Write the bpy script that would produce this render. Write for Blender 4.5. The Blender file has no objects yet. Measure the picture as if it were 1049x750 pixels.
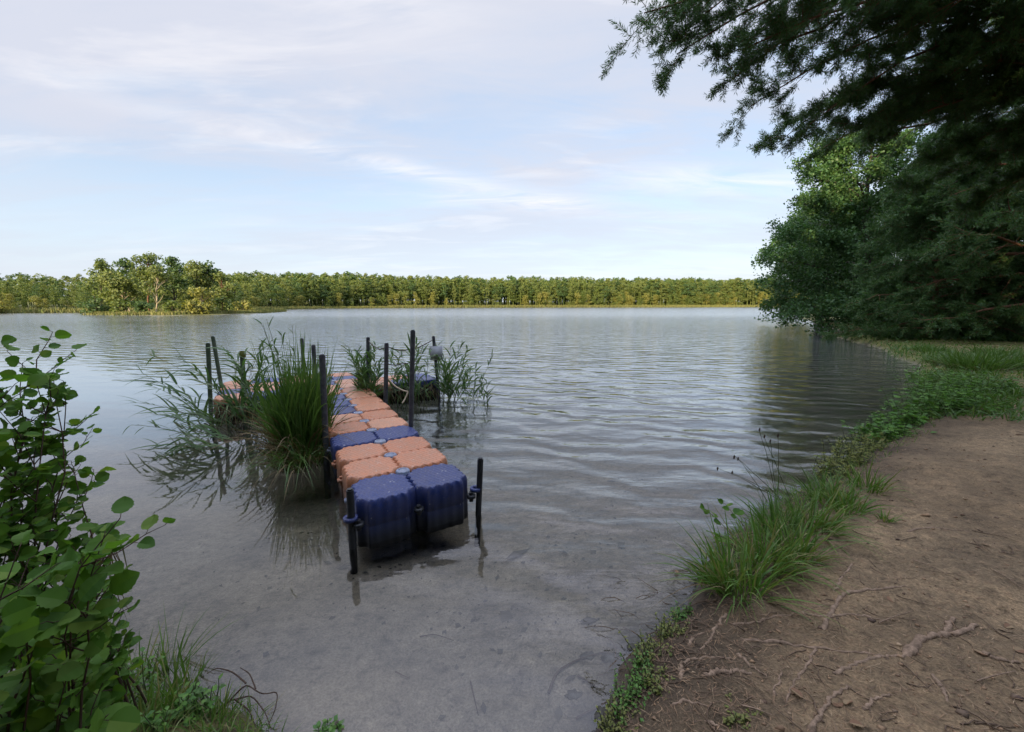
import bpy, math, random
import numpy as np
from mathutils import Vector
R = math.radians
S = bpy.context.scene
COL = S.collection
rng = np.random.default_rng(7)

# ------------------------------------------------------------------ camera, sky, sun, exposure
CAM_H = 1.975
PITCH = math.atan(63 / 420)
cam = bpy.data.cameras.new('camera'); camo = bpy.data.objects.new('camera', cam); COL.objects.link(camo)
camo.location = (0, 0, CAM_H); camo.rotation_euler = (R(90) - PITCH, 0, 0)
cam.sensor_width = 36; cam.lens = 420 / 1049 * 36; cam.clip_start = .05; cam.clip_end = 6000
S.camera = camo

SUN_EL, SUN_AZ = R(16), math.atan2(-.42, -.91)          # low sun behind the camera, a little to the left
sdir = Vector((math.sin(SUN_AZ) * math.cos(SUN_EL), math.cos(SUN_AZ) * math.cos(SUN_EL), math.sin(SUN_EL)))
W = bpy.data.worlds.new('World'); S.world = W; W.use_nodes = True
wt = W.node_tree; wt.nodes.clear()
def N(t, typ, **kw):
    n = t.nodes.new(typ)
    for k, v in kw.items():
        if k.startswith('_'): n.inputs[k[1:].replace('_', ' ')].default_value = v
        else: setattr(n, k, v)
    return n
def math_(t, op, a, b=None, clamp=False):
    n = N(t, 'ShaderNodeMath', operation=op); n.use_clamp = clamp
    for i, v in enumerate((a, b)):
        if v is None: continue
        if isinstance(v, (int, float)): n.inputs[i].default_value = v
        else: t.links.new(v, n.inputs[i])
    return n.outputs[0]
def ramp(t, fac, stops, interp='LINEAR'):
    n = N(t, 'ShaderNodeValToRGB'); n.color_ramp.interpolation = interp
    e = n.color_ramp.elements
    while len(e) < len(stops): e.new(.5)
    for k, (p, c) in zip(e, stops): k.position = p; k.color = (*c, 1) if len(c) == 3 else c
    if fac is not None: t.links.new(fac, n.inputs[0])
    return n.outputs[0]
def mixc(t, fac, a, b, mode='MIX'):
    n = N(t, 'ShaderNodeMix', data_type='RGBA', blend_type=mode)
    for s, v in ((n.inputs[0], fac), (n.inputs[6], a), (n.inputs[7], b)):
        if isinstance(v, (int, float)): s.default_value = v
        elif isinstance(v, tuple): s.default_value = (*v, 1)
        else: t.links.new(v, s)
    return n.outputs[2]
def noise(t, vec, scale, detail=4, rough=.55, dist=0):
    n = N(t, 'ShaderNodeTexNoise', _Scale=scale, _Detail=detail, _Roughness=rough, _Distortion=dist)
    if vec is not None: t.links.new(vec, n.inputs['Vector'])
    return n.outputs['Fac']
def mapping(t, vec, scale=(1, 1, 1), rot=(0, 0, 0), loc=(0, 0, 0)):
    n = N(t, 'ShaderNodeMapping'); n.inputs['Scale'].default_value = scale
    n.inputs['Rotation'].default_value = rot; n.inputs['Location'].default_value = loc
    t.links.new(vec, n.inputs['Vector']); return n.outputs[0]

sky = N(wt, 'ShaderNodeTexSky', sky_type='NISHITA', sun_disc=False, sun_elevation=SUN_EL, sun_rotation=SUN_AZ,
        air_density=1.0, dust_density=.6, ozone_density=1.0)
tc = N(wt, 'ShaderNodeTexCoord'); sx = N(wt, 'ShaderNodeSeparateXYZ'); wt.links.new(tc.outputs['Generated'], sx.inputs[0])
zz = math_(wt, 'ADD', math_(wt, 'MAXIMUM', sx.outputs[2], 0.0), .12)
cv = N(wt, 'ShaderNodeCombineXYZ')
wt.links.new(math_(wt, 'DIVIDE', sx.outputs[0], zz), cv.inputs[0]); wt.links.new(math_(wt, 'DIVIDE', sx.outputs[1], zz), cv.inputs[1])
cvec = cv.outputs[0]
veil = noise(wt, mapping(wt, cvec, (.42, .75, 1), (0, 0, R(-14)), (3.1, 1.7, 0)), 1.0, 7, .58, .6)
wisp = noise(wt, mapping(wt, cvec, (.9, 2.6, 1), (0, 0, R(-12)), (1.3, 5.2, 0)), 1.6, 8, .62, .9)
big = noise(wt, mapping(wt, cvec, (.25, .45, 1), (0, 0, 0), (7.3, 2.2, 0)), 1.0, 3, .5, .2)
cov = math_(wt, 'ADD', math_(wt, 'MULTIPLY', veil, .62), math_(wt, 'ADD', math_(wt, 'MULTIPLY', wisp, .28), math_(wt, 'MULTIPLY', big, .5)))
covm = ramp(wt, cov, [(.50, (0, 0, 0)), (.78, (1, 1, 1))], 'EASE')
hor = ramp(wt, sx.outputs[2], [(0, (.45, .45, .45)), (.09, (.45, .45, .45)), (.30, (.95, .95, .95)), (1, (.95, .95, .95))])
covf = math_(wt, 'MULTIPLY', covm, hor)
puff = ramp(wt, noise(wt, mapping(wt, cvec, (.5, 1.6, 1), (0, 0, R(-6)), (.3, 9.2, 0)), 1.5, 6, .6, .5), [(.52, (0, 0, 0)), (.74, (1, 1, 1))])
ccol = mixc(wt, puff, (4.1, 4.27, 4.85), (5.6, 5.5, 5.6))
skyc = mixc(wt, .58, mixc(wt, 1.0, sky.outputs[0], (1.3, 1.25, 1.25), 'MULTIPLY'), (3.6, 4.4, 5.55))
haze_b = ramp(wt, sx.outputs[2], [(0, (.85, .85, .85)), (.10, (.4, .4, .4)), (.32, (0, 0, 0))], 'EASE')
skyc = mixc(wt, haze_b, skyc, (4.7, 5.25, 5.8))
# one long cream cloud bank low over the lake to the right, with paler streaks trailing off it
yy = math_(wt, 'MAXIMUM', sx.outputs[1], .02); az = math_(wt, 'DIVIDE', sx.outputs[0], yy); el = math_(wt, 'DIVIDE', sx.outputs[2], yy)
def lobe(a0, e0, wa, we, tilt):
    da = math_(wt, 'SUBTRACT', az, a0); de = math_(wt, 'SUBTRACT', math_(wt, 'SUBTRACT', el, e0), math_(wt, 'MULTIPLY', da, tilt))
    q = math_(wt, 'ADD', math_(wt, 'POWER', math_(wt, 'DIVIDE', da, wa), 2.), math_(wt, 'POWER', math_(wt, 'ABSOLUTE', math_(wt, 'DIVIDE', de, we)), 2.))
    return math_(wt, 'EXPONENT', math_(wt, 'MULTIPLY', q, -1.))
fine = ramp(wt, noise(wt, mapping(wt, cvec, (.7, 2.2, 1), (0, 0, R(-8)), (4., 2., 0)), 2.2, 8, .62, .8), [(.36, (0, 0, 0)), (.62, (1, 1, 1))])
lob = math_(wt, 'ADD', math_(wt, 'ADD', lobe(.52, .285, .34, .034, -.02), lobe(.02, .235, .20, .020, -.04)), math_(wt, 'ADD', lobe(-.35, .33, .45, .022, -.22), lobe(-.45, .72, .30, .10, -.3)))
lobm = math_(wt, 'MULTIPLY', math_(wt, 'MULTIPLY', lob, fine), .55, True)
fin = mixc(wt, 1.0, mixc(wt, lobm, mixc(wt, covf, skyc, ccol), (6.4, 6.15, 6.05)), ramp(wt, sx.outputs[2], [(0, (.92, .92, .93)), (.55, (.92, .92, .93)), (.82, (2.9, 2.9, 3.15))]), 'MULTIPLY')
bg = N(wt, 'ShaderNodeBackground', _Strength=.10); wt.links.new(fin, bg.inputs[0])
wo = N(wt, 'ShaderNodeOutputWorld'); wt.links.new(bg.outputs[0], wo.inputs[0])

sl = bpy.data.lights.new('sun', 'SUN'); sl.energy = 5.0; sl.angle = R(.5); sl.color = (1, .80, .52)
so = bpy.data.objects.new('sun', sl); COL.objects.link(so); so.location = (-20, -40, 40)
so.rotation_euler = (-sdir).to_track_quat('-Z', 'Y').to_euler()
S.view_settings.view_transform = 'Standard'; S.view_settings.look = 'None'
S.view_settings.exposure = 0.95; S.view_settings.gamma = 1
S.cycles.max_bounces = 8; S.cycles.diffuse_bounces = 3; S.cycles.glossy_bounces = 3; S.cycles.transparent_max_bounces = 8
S.cycles.caustics_reflective = False; S.cycles.caustics_refractive = False
S.cycles.sample_clamp_indirect = 6; S.cycles.use_denoising = True

# ------------------------------------------------------------------ helpers
def ray(x, y):
    a = (x - 524.5) / 420; b = -(y - 375) / 420; c, s = math.cos(PITCH), math.sin(PITCH)
    return np.array([a, c + b * s, -s + b * c])
def gz(x, y, z=0.):
    d = ray(x, y); return np.array([0, 0, CAM_H]) + d * ((z - CAM_H) / d[2])
def gy(x, y, Y):
    d = ray(x, y); return np.array([0, 0, CAM_H]) + d * (Y / d[1])

def tag(o, label=None, cat=None, group=None, kind=None):
    if label: o['label'] = label
    if cat: o['category'] = cat
    if group: o['group'] = group
    if kind: o['kind'] = kind
    return o
def thing(name, label, cat, loc=(0, 0, 0), rz=0, group=None):
    o = bpy.data.objects.new(name, None); COL.objects.link(o); o.empty_display_size = .2
    o.location = loc; o.rotation_euler = (0, 0, rz)
    return tag(o, label, cat, group)

class Geo:
    def __init__(s): s.v = []; s.f = {}; s.n = 0; s.ng = []
    def add(s, v, f):
        v = np.asarray(v, float).reshape(-1, 3); f = np.asarray(f, int)
        if not len(v): return
        s.v.append(v); s.f.setdefault(f.shape[1], []).append(f + s.n); s.n += len(v)
    def mesh(s, name, mat, smooth=False, colors=None):
        me = bpy.data.meshes.new(name)
        V = np.concatenate(s.v) if s.v else np.zeros((0, 3))
        loops, tot = [], []
        for k, fl in s.f.items():
            F = np.concatenate(fl); loops.append(F.ravel()); tot.append(np.full(len(F), k))
        L = np.concatenate(loops); T = np.concatenate(tot); st = np.concatenate([[0], np.cumsum(T)[:-1]])
        me.vertices.add(len(V)); me.vertices.foreach_set('co', V.astype(np.float32).ravel())
        me.loops.add(len(L)); me.loops.foreach_set('vertex_index', L.astype(np.int32))
        me.polygons.add(len(T)); me.polygons.foreach_set('loop_start', st.astype(np.int32))
        if smooth: me.polygons.foreach_set('use_smooth', np.ones(len(T), bool))
        if colors is not None:
            a = me.color_attributes.new('albedo', 'FLOAT_COLOR', 'POINT')
            a.data.foreach_set('color', np.concatenate([colors, np.ones((len(colors), 1))], 1).astype(np.float32).ravel())
        me.update(calc_edges=True); me.validate()
        for m in (mat if isinstance(mat, (list, tuple)) else [mat]): me.materials.append(m)
        return me
    def build(s, name, mat, parent=None, smooth=False, colors=None):
        o = bpy.data.objects.new(name, s.mesh(name, mat, smooth, colors)); COL.objects.link(o)
        if parent is not None: o.parent = parent
        return o
def mesh_child(name, me, parent):
    o = bpy.data.objects.new(name, me); COL.objects.link(o); o.parent = parent; return o
def nrm(a): return a / np.maximum(np.linalg.norm(a, axis=-1, keepdims=True), 1e-9)
def rdir(n, r=rng): return nrm(r.normal(size=(n, 3)))
def perp(d, r=rng):
    a = r.normal(size=d.shape); return nrm(np.cross(d, a))

def tube(g, path, rad, sides=6, cap=True):
    P = np.asarray(path, float); n = len(P); rad = np.broadcast_to(np.asarray(rad, float), (n,))
    T = nrm(np.gradient(P, axis=0)); u = np.cross(T[0], [0.31, .2, .93]);
    if np.linalg.norm(u) < .05: u = np.cross(T[0], [1, 0, 0])
    U = []
    for t in T: u = u - t * np.dot(u, t); u = u / max(np.linalg.norm(u), 1e-9); U.append(u)
    U = np.array(U); Wv = np.cross(T, U); a = np.arange(sides) / sides * 2 * np.pi
    V = P[:, None] + rad[:, None, None] * (np.cos(a)[None, :, None] * U[:, None] + np.sin(a)[None, :, None] * Wv[:, None])
    i, j = np.meshgrid(np.arange(n - 1), np.arange(sides), indexing='ij'); k = (j + 1) % sides
    F = np.stack([i * sides + j, i * sides + k, (i + 1) * sides + k, (i + 1) * sides + j], -1).reshape(-1, 4)
    g.add(V.reshape(-1, 3), F)
    if cap:
        for e in (0, n - 1):
            ring = V[e]; c = ring.mean(0); b = np.vstack([ring, c]); q = np.arange(sides)
            g.add(b, np.stack([q, (q + 1) % sides, np.full(sides, sides)], 1))
def blades(g, base, d, length, width, droop, seg=4, sag=None, r=rng):
    """curved tapering strips; droop = downward bend as a fraction of length"""
    n = len(base); length = np.broadcast_to(length, n); width = np.broadcast_to(width, n); droop = np.broadcast_to(droop, n)
    side = nrm(np.cross(d, rdir(n, r) * .5 + np.array([0, 0, 1.])))
    t = np.linspace(0, 1, seg + 1)
    hor = d.copy(); hor[:, 2] = 0
    P = base[:, None] + d[:, None] * (length[:, None] * t)[..., None]
    b = (droop * length)[:, None] * t ** 2
    P[..., 2] -= b * .9; P += nrm(hor)[:, None] * (b * .35)[..., None]
    w = width[:, None] * np.array([.7 + .5 * math.sin(min(1, x * 2.2) * 1.57) for x in t])[None] * (1 - t ** 3)[None] * .5
    w = np.maximum(w, width[:, None] * .04)
    V = np.stack([P - side[:, None] * w[..., None], P + side[:, None] * w[..., None]], 2).reshape(n, -1, 3)
    m = 2 * (seg + 1); k = np.arange(seg) * 2
    f = np.stack([k, k + 1, k + 3, k + 2], 1)
    F = (np.arange(n)[:, None, None] * m + f[None]).reshape(-1, 4)
    g.add(V.reshape(-1, 3), F)
def quads(g, pos, d, nor, L, w, fold=.15):
    """pointed leaf quads: base, side, tip, side"""
    n = len(pos); L = np.broadcast_to(L, n)[:, None]; w = np.broadcast_to(w, n)[:, None]
    s = nrm(np.cross(d, nor)); nn = np.cross(s, d)
    V = np.stack([pos, pos + d * L * .55 + s * w * .5 + nn * w * fold, pos + d * L, pos + d * L * .55 - s * w * .5 + nn * w * fold], 1)
    g.add(V.reshape(-1, 3), np.arange(n * 4).reshape(n, 4))
LEAF_T = np.linspace(0, 1, 13)
LEAF_HALF = np.column_stack([LEAF_T * .97 + .03 * LEAF_T * (1 - LEAF_T), .52 * np.sin(np.pi * np.clip(LEAF_T * .93 + .0, 0, 1) ** .78) ** .62 * (1 - LEAF_T ** 9)])
LEAF_HALF[1:-1:2, 1] *= 1.05; LEAF_HALF[2:-1:2, 1] *= .96
def round_leaves(g, pos, d, nor, L, wr=.85, r=rng):
    """broad alder leaves: two halves of a rounded blade folded along the midrib, tip drooping"""
    n = len(pos); L = np.broadcast_to(L, n)
    s = nrm(np.cross(d, nor)); nn = nrm(np.cross(s, d))
    m = len(LEAF_HALF); mid = np.linspace(0, .97, m)
    curl = r.uniform(.02, .22, n); fold = r.uniform(.05, .35, n); wav = r.uniform(-.025, .025, (n, m)) + .018 * (-1.) ** np.arange(m)[None] + r.uniform(-.1, .1, (n, 1)) * np.sin(np.linspace(0, 5, m) + r.uniform(0, 6, (n, 1)))
    for sg in (1, -1):
        x = LEAF_HALF[:, 0][None].repeat(n, 0); y = sg * LEAF_HALF[:, 1] * wr
        E = pos[:, None] + L[:, None, None] * (d[:, None] * x[..., None] + s[:, None] * y[None, :, None]
            + nn[:, None] * (abs(y)[None] * fold[:, None] - curl[:, None] * x ** 2 + wav)[..., None])
        M = pos[:, None] + L[:, None, None] * (d[:, None] * mid[None, :, None] - nn[:, None] * (curl[:, None] * mid[None] ** 2)[..., None])
        V = np.concatenate([M, E], 1); k = np.arange(m - 1)
        f = np.stack([k, k + 1, m + k + 1, m + k], 1) if sg > 0 else np.stack([k, m + k, m + k + 1, k + 1], 1)
        g.add(V.reshape(-1, 3), (np.arange(n)[:, None, None] * 2 * m + f[None]).reshape(-1, 4))

def curve3(p0, p1, sag=0, n=8, jit=0, r=rng, bow=None):
    p0, p1 = np.asarray(p0, float), np.asarray(p1, float); t = np.linspace(0, 1, n)[:, None]
    P = p0 + (p1 - p0) * t; L = np.linalg.norm(p1 - p0)
    P[:, 2] += sag * L * (4 * t * (1 - t))[:, 0]
    if bow is not None: P += np.asarray(bow) * (4 * t * (1 - t))
    if jit:
        k = r.normal(size=(n, 3)) * jit * L; k[0] = 0; k = (k + np.roll(k, 1, 0)) * .5 * np.minimum(1, t * 3); P += k
    return P

# ------------------------------------------------------------------ materials
def newmat(name):
    m = bpy.data.materials.new(name); m.use_nodes = True; t = m.node_tree; t.nodes.clear()
    o = N(t, 'ShaderNodeOutputMaterial'); return m, t, o
def pbsdf(t, o, col, rough=.6, spec=.4, bump=None, bstr=.3, bdist=.01, metal=0):
    p = N(t, 'ShaderNodeBsdfPrincipled', _Roughness=rough if not hasattr(rough, 'links') else .5, _Metallic=metal)
    p.inputs['Specular IOR Level'].default_value = spec
    if hasattr(rough, 'links'): t.links.new(rough, p.inputs['Roughness'])
    if isinstance(col, tuple): p.inputs['Base Color'].default_value = (*col, 1)
    else: t.links.new(col, p.inputs['Base Color'])
    if bump is not None:
        b = N(t, 'ShaderNodeBump', _Strength=bstr, _Distance=bdist); t.links.new(bump, b.inputs['Height']); t.links.new(b.outputs[0], p.inputs['Normal'])
    t.links.new(p.outputs[0], o.inputs[0]); return p
def leafmat(name, stops, trans=.3, rough=.5, spec=.35):
    m, t, o = newmat(name)
    gi = N(t, 'ShaderNodeNewGeometry')
    c = ramp(t, gi.outputs['Random Per Island'], [(i / (len(stops) - 1), s) for i, s in enumerate(stops)])
    p = pbsdf(t, o, c, rough, spec)
    if trans:
        tr = N(t, 'ShaderNodeBsdfTranslucent'); t.links.new(mixc(t, 1.0, c, (1.25, 1.35, .75), 'MULTIPLY'), tr.inputs[0])
        mx = N(t, 'ShaderNodeMixShader'); mx.inputs[0].default_value = trans
        t.links.new(p.outputs[0], mx.inputs[1]); t.links.new(tr.outputs[0], mx.inputs[2]); t.links.new(mx.outputs[0], o.inputs[0])
    return m
def barkmat(name, a, b, scale=18):
    m, t, o = newmat(name); g = N(t, 'ShaderNodeTexCoord')
    n = noise(t, mapping(t, g.outputs['Object'], (1, 1, .25)), scale, 5, .65)
    pbsdf(t, o, ramp(t, n, [(.3, a), (.7, b)]), .9, .2, n, .8, .02); return m
M = {}
M['pine_needle'] = leafmat('pine_needles', [(.042, .098, .032), (.072, .148, .044), (.054, .118, .04), (.11, .172, .048)], .3, .45)
M['alder_leaf'] = leafmat('alder_leaves', [(.07, .16, .020), (.10, .20, .026), (.055, .13, .022), (.15, .235, .035)], .45, .6, .22)
M['tree_leaf'] = leafmat('shore_tree_leaves', [(.044, .105, .034), (.068, .145, .040), (.052, .115, .038), (.10, .165, .044)], .3, .5)
M['far_green'] = leafmat('far_leaves_green', [(0.088, 0.132, 0.027), (0.120, 0.159, 0.032), (0.149, 0.183, 0.041), (0.073, 0.110, 0.029)], .3, .6)
M['far_olive'] = leafmat('far_leaves_olive', [(.118, .158, .036), (.152, .188, .044), (.13, .155, .040), (.175, .198, .052)], .3, .6)
M['far_dark'] = leafmat('far_leaves_dark', [(0.051, 0.098, 0.032), (0.067, 0.120, 0.032), (0.085, 0.132, 0.037), (0.055, 0.104, 0.034)], .3, .6)
M['far_yellow'] = leafmat('far_leaves_yellow', [(0.207, 0.220, 0.049), (0.244, 0.232, 0.055), (0.183, 0.195, 0.049)], .3, .6)
M['grass'] = leafmat('grass_blades', [(.075, .165, .024), (.11, .20, .034), (.065, .14, .024), (.15, .20, .045), (.24, .20, .09)], .35, .45)
M['sedge'] = leafmat('sedge_blades', [(.06, .125, .025), (.09, .165, .035), (.065, .135, .028), (.12, .18, .045)], .35, .4)
M['straw'] = leafmat('dead_blades', [(.16, .11, .05), (.10, .07, .035), (.20, .15, .07), (.06, .07, .025)], .2, .7)
M['reed'] = leafmat('reed_leaves', [(.05, .11, .035), (.075, .14, .045), (.06, .12, .03), (.10, .15, .05)], .35, .45)
M['reedbelt'] = leafmat('far_reeds', [(.16, .175, .05), (.21, .19, .07), (.12, .165, .04)], .2, .7)
M['herb'] = leafmat('herb_leaves', [(.06, .16, .024), (.085, .20, .03), (.12, .235, .035), (.065, .14, .03)], .35, .45)
M['herb_yellow'] = leafmat('yellow_herb_leaves', [(.13, .16, .03), (.17, .17, .04), (.10, .14, .03)], .3, .5)
M['litter'] = leafmat('needle_litter', [(.14, .085, .05), (.30, .19, .105), (.20, .12, .065), (.08, .05, .035), (.34, .24, .14)], 0, .8)
M['dead_leaf'] = leafmat('dead_leaves', [(.20, .10, .05), (.26, .13, .06), (.14, .08, .045), (.24, .17, .09)], .1, .7)
M['debris'] = leafmat('dark_debris', [(.05, .045, .035), (.08, .07, .05), (.04, .035, .03)], 0, .8)
M['pine_bark'] = barkmat('pine_bark', (.10, .055, .035), (.24, .12, .07), 12)
M['bark'] = barkmat('grey_bark', (.05, .042, .034), (.12, .10, .08), 14)
M['pale_bark'] = barkmat('pale_bark', (.30, .24, .17), (.50, .43, .33), 8)
M['twig'] = barkmat('twig_bark', (.045, .03, .022), (.10, .065, .045), 30)
M['root'] = barkmat('root_bark', (.11, .075, .05), (.33, .23, .155), 30)
M['root_dark'] = barkmat('rootlet_bark', (.06, .04, .028), (.19, .13, .085), 40)
M['stem'] = leafmat('green_stem', [(.06, .09, .03), (.09, .10, .04)], 0, .6)
M['seed'] = leafmat('seed_heads', [(.05, .035, .025), (.08, .055, .035)], 0, .8)

def groundmat():
    m, t, o = newmat('ground_soil')
    a = N(t, 'ShaderNodeVertexColor', layer_name='albedo'); g = N(t, 'ShaderNodeTexCoord'); P = g.outputs['Object']
    n1 = noise(t, P, 2.2, 6, .6); n2 = noise(t, P, 14, 8, .72, .4); n3 = noise(t, P, 75, 6, .7)
    k = ramp(t, n1, [(.3, (.62, .62, .62)), (.7, (1.25, 1.22, 1.18))])
    k2 = ramp(t, n2, [(.30, (.32, .30, .29)), (.46, (.85, .85, .85)), (.60, (1.1, 1.08, 1.06)), (.75, (1.4, 1.36, 1.3))])
    k3 = ramp(t, n3, [(.3, (.5, .49, .47)), (.7, (1.45, 1.42, 1.4))])
    c = mixc(t, 1., mixc(t, 1., mixc(t, 1., a.outputs[0], k, 'MULTIPLY'), k2, 'MULTIPLY'), k3, 'MULTIPLY')
    sz = N(t, 'ShaderNodeSeparateXYZ'); t.links.new(P, sz.inputs[0])
    rg = ramp(t, sz.outputs[2], [(.0, (.35, .35, .35)), (.12, (.9, .9, .9))])
    h = math_(t, 'ADD', math_(t, 'MULTIPLY', n2, 1.0), math_(t, 'MULTIPLY', n3, .55))
    pbsdf(t, o, c, rg, .3, h, .8, .04); return m
M['ground'] = groundmat()

def watermat():
    m, t, o = newmat('lake_water')
    g = N(t, 'ShaderNodeTexCoord'); P = g.outputs['Object']; s = N(t, 'ShaderNodeSeparateXYZ'); t.links.new(P, s.inputs[0])
    X, Y = s.outputs[0], s.outputs[1]
    # ripples: long crests running across the lake, sheltered by the bank close in and by the reeds on the left
    def wave(scale, dist, dscale, rot, det=2):
        w = N(t, 'ShaderNodeTexWave', wave_type='BANDS', bands_direction='Y', wave_profile='SIN', _Scale=scale, _Distortion=dist, _Detail=det)
        w.inputs['Detail Scale'].default_value = dscale; w.inputs['Detail Roughness'].default_value = .5
        t.links.new(mapping(t, P, (1, 1, 1), (0, 0, R(rot))), w.inputs[0]); return w.outputs['Fac']
    w1 = wave(.58, 9, 1.1, 13, 3); w2 = wave(.33, 7, .8, -21, 3)
    n1 = noise(t, mapping(t, P, (1.0, 2.5, 1), (0, 0, R(4))), 1.25, 4, .55, .5)
    n2 = noise(t, mapping(t, P, (1.2, 4, 1), (0, 0, R(-9))), 3.2, 2, .5, .2)
    near = ramp(t, math_(t, 'DIVIDE', math_(t, 'ADD', Y, math_(t, 'MULTIPLY', X, 1.0)), 12.), [(.10, (0, 0, 0)), (.34, (1, 1, 1))], 'EASE')
    near = math_(t, 'MAXIMUM', near, ramp(t, math_(t, 'DIVIDE', math_(t, 'ADD', Y, math_(t, 'MULTIPLY', X, .25)), 30.), [(.22, (0, 0, 0)), (.5, (1, 1, 1))]))
    patch = ramp(t, noise(t, mapping(t, P, (.012, .05, 1)), 1., 3, .5), [(.38, (.55, .55, .55)), (.62, (1, 1, 1))])
    far = ramp(t, math_(t, 'DIVIDE', Y, 60.), [(.08, (0, 0, 0)), (.6, (1, 1, 1))])
    h = math_(t, 'ADD', math_(t, 'MULTIPLY', w1, .85), math_(t, 'MULTIPLY', w2, .6))
    h = math_(t, 'ADD', math_(t, 'MULTIPLY', h, 1.0), math_(t, 'ADD', math_(t, 'MULTIPLY', n1, 1.25), math_(t, 'ADD', math_(t, 'MULTIPLY', n2, .3), math_(t, 'MULTIPLY', math_(t, 'MULTIPLY', noise(t, P, 1.9, 3, .6), far), 1.1))))
    amp = math_(t, 'MULTIPLY', math_(t, 'MULTIPLY', near, patch), math_(t, 'ADD', 1.0, math_(t, 'MULTIPLY', far, .1)))
    amp = math_(t, 'ADD', amp, .035)
    hh = math_(t, 'MULTIPLY', h, amp)
    b = N(t, 'ShaderNodeBump', _Strength=1.0, _Distance=.022); t.links.new(hh, b.inputs['Height'])
    fr = N(t, 'ShaderNodeFresnel', _IOR=1.68); t.links.new(b.outputs[0], fr.inputs['Normal'])
    gl = N(t, 'ShaderNodeBsdfGlossy', _Roughness=.02); t.links.new(ramp(t, math_(t, 'DIVIDE', Y, 90.), [(.06, (.012, .012, .012)), (.9, (.17, .17, .17))]), gl.inputs['Roughness']); gl.inputs[0].default_value = (.97, .98, 1, 1); t.links.new(b.outputs[0], gl.inputs['Normal'])
    tr = N(t, 'ShaderNodeBsdfTransparent'); tr.inputs[0].default_value = (.84, .85, .82, 1)
    df = N(t, 'ShaderNodeBsdfDiffuse'); df.inputs[0].default_value = (.30, .35, .40, 1)      # silty grey-blue put in to brighten the lake like reflected sky
    murk_sheen = N(t, 'ShaderNodeMixShader'); t.links.new(ramp(t, math_(t, 'DIVIDE', Y, 30.), [(.15, (0, 0, 0)), (1, (.28, .28, .28))]), murk_sheen.inputs[0]); t.links.new(tr.outputs[0], murk_sheen.inputs[1]); t.links.new(df.outputs[0], murk_sheen.inputs[2])
    rf_ = ramp(t, fr.outputs[0], [(0, (.015, .015, .015)), (.066, (.048, .048, .048)), (.16, (.17, .17, .17)), (.45, (.64, .64, .64)), (1, (1, 1, 1))])
    mx = N(t, 'ShaderNodeMixShader'); t.links.new(rf_, mx.inputs[0]); t.links.new(murk_sheen.outputs[0], mx.inputs[1]); t.links.new(gl.outputs[0], mx.inputs[2])
    t.links.new(mx.outputs[0], o.inputs[0]); return m
M['water'] = watermat()

def plastic(name, a, b, grime=.55):
    m, t, o = newmat(name); g = N(t, 'ShaderNodeTexCoord'); P = g.outputs['Object']
    oi = N(t, 'ShaderNodeObjectInfo')
    c = ramp(t, oi.outputs['Random'], [(0, a), (1, b)])
    d = noise(t, P, 9, 6, .65); d2 = noise(t, P, 60, 3, .6)
    c = mixc(t, ramp(t, d, [(.38, (0, 0, 0)), (.75, (grime, grime, grime))]), c, (.25, .19, .135))
    c = mixc(t, ramp(t, d2, [(.52, (0, 0, 0)), (.75, (.5, .5, .5))]), c, (.08, .07, .06))
    c = mixc(t, ramp(t, noise(t, P, 23, 2, .5, 1.5), [(.70, (0, 0, 0)), (.76, (.7, .7, .7))]), c, (.50, .48, .44))
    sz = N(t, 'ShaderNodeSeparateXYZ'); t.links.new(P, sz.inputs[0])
    alg_shade = ramp(t, math_(t, 'ADD', sz.outputs[2], math_(t, 'MULTIPLY', d, .08)), [(.08, (1, 1, 1)), (.36, (0, 0, 0))])  # waterline algae, carried up the sides to paint in their shade
    c = mixc(t, math_(t, 'MULTIPLY', alg_shade, .9), c, (.012, .013, .011))
    w = N(t, 'ShaderNodeTexWave', wave_type='BANDS', bands_direction='X', _Scale=7.5, _Distortion=0.)
    zig = N(t, 'ShaderNodeVectorMath', operation='ADD')
    cb = N(t, 'ShaderNodeCombineXYZ'); t.links.new(math_(t, 'MULTIPLY', math_(t, 'SINE', math_(t, 'MULTIPLY', sz.outputs[1], 62.)), .012), cb.inputs[0])
    t.links.new(P, zig.inputs[0]); t.links.new(cb.outputs[0], zig.inputs[1]); t.links.new(mapping(t, zig.outputs[0], (1, 0, 0)), w.inputs[0])
    top = ramp(t, sz.outputs[2], [(.372, (0, 0, 0)), (.380, (1, 1, 1))])
    h = math_(t, 'ADD', math_(t, 'MULTIPLY', math_(t, 'MULTIPLY', w.outputs['Fac'], top), 1.), math_(t, 'MULTIPLY', d2, .15))
    pbsdf(t, o, c, .42, .42, h, .5, .006); return m
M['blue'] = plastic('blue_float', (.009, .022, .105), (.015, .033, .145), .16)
M['orange'] = plastic('orange_float', (.44, .15, .062), (.54, .24, .125))
M['cap'] = plastic('grey_blue_cap', (.15, .20, .31), (.20, .26, .37))
def simple(name, a, b, scale, rough=.6, spec=.4, metal=0, bstr=.3):
    m, t, o = newmat(name); g = N(t, 'ShaderNodeTexCoord'); n = noise(t, g.outputs['Object'], scale, 5, .6)
    pbsdf(t, o, ramp(t, n, [(.3, a), (.7, b)]), rough, spec, n, bstr, .01, metal); return m
M['post'] = simple('weathered_post', (.028, .030, .034), (.075, .078, .085), 22, .55)
M['post_green'] = simple('green_post', (.035, .06, .035), (.08, .10, .06), 22, .6)
M['blackpipe'] = simple('black_pipe', (.008, .009, .011), (.02, .021, .024), 25, .42)
M['rope'] = simple('rope_fibre', (.35, .26, .17), (.52, .42, .30), 60, .9)
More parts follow.
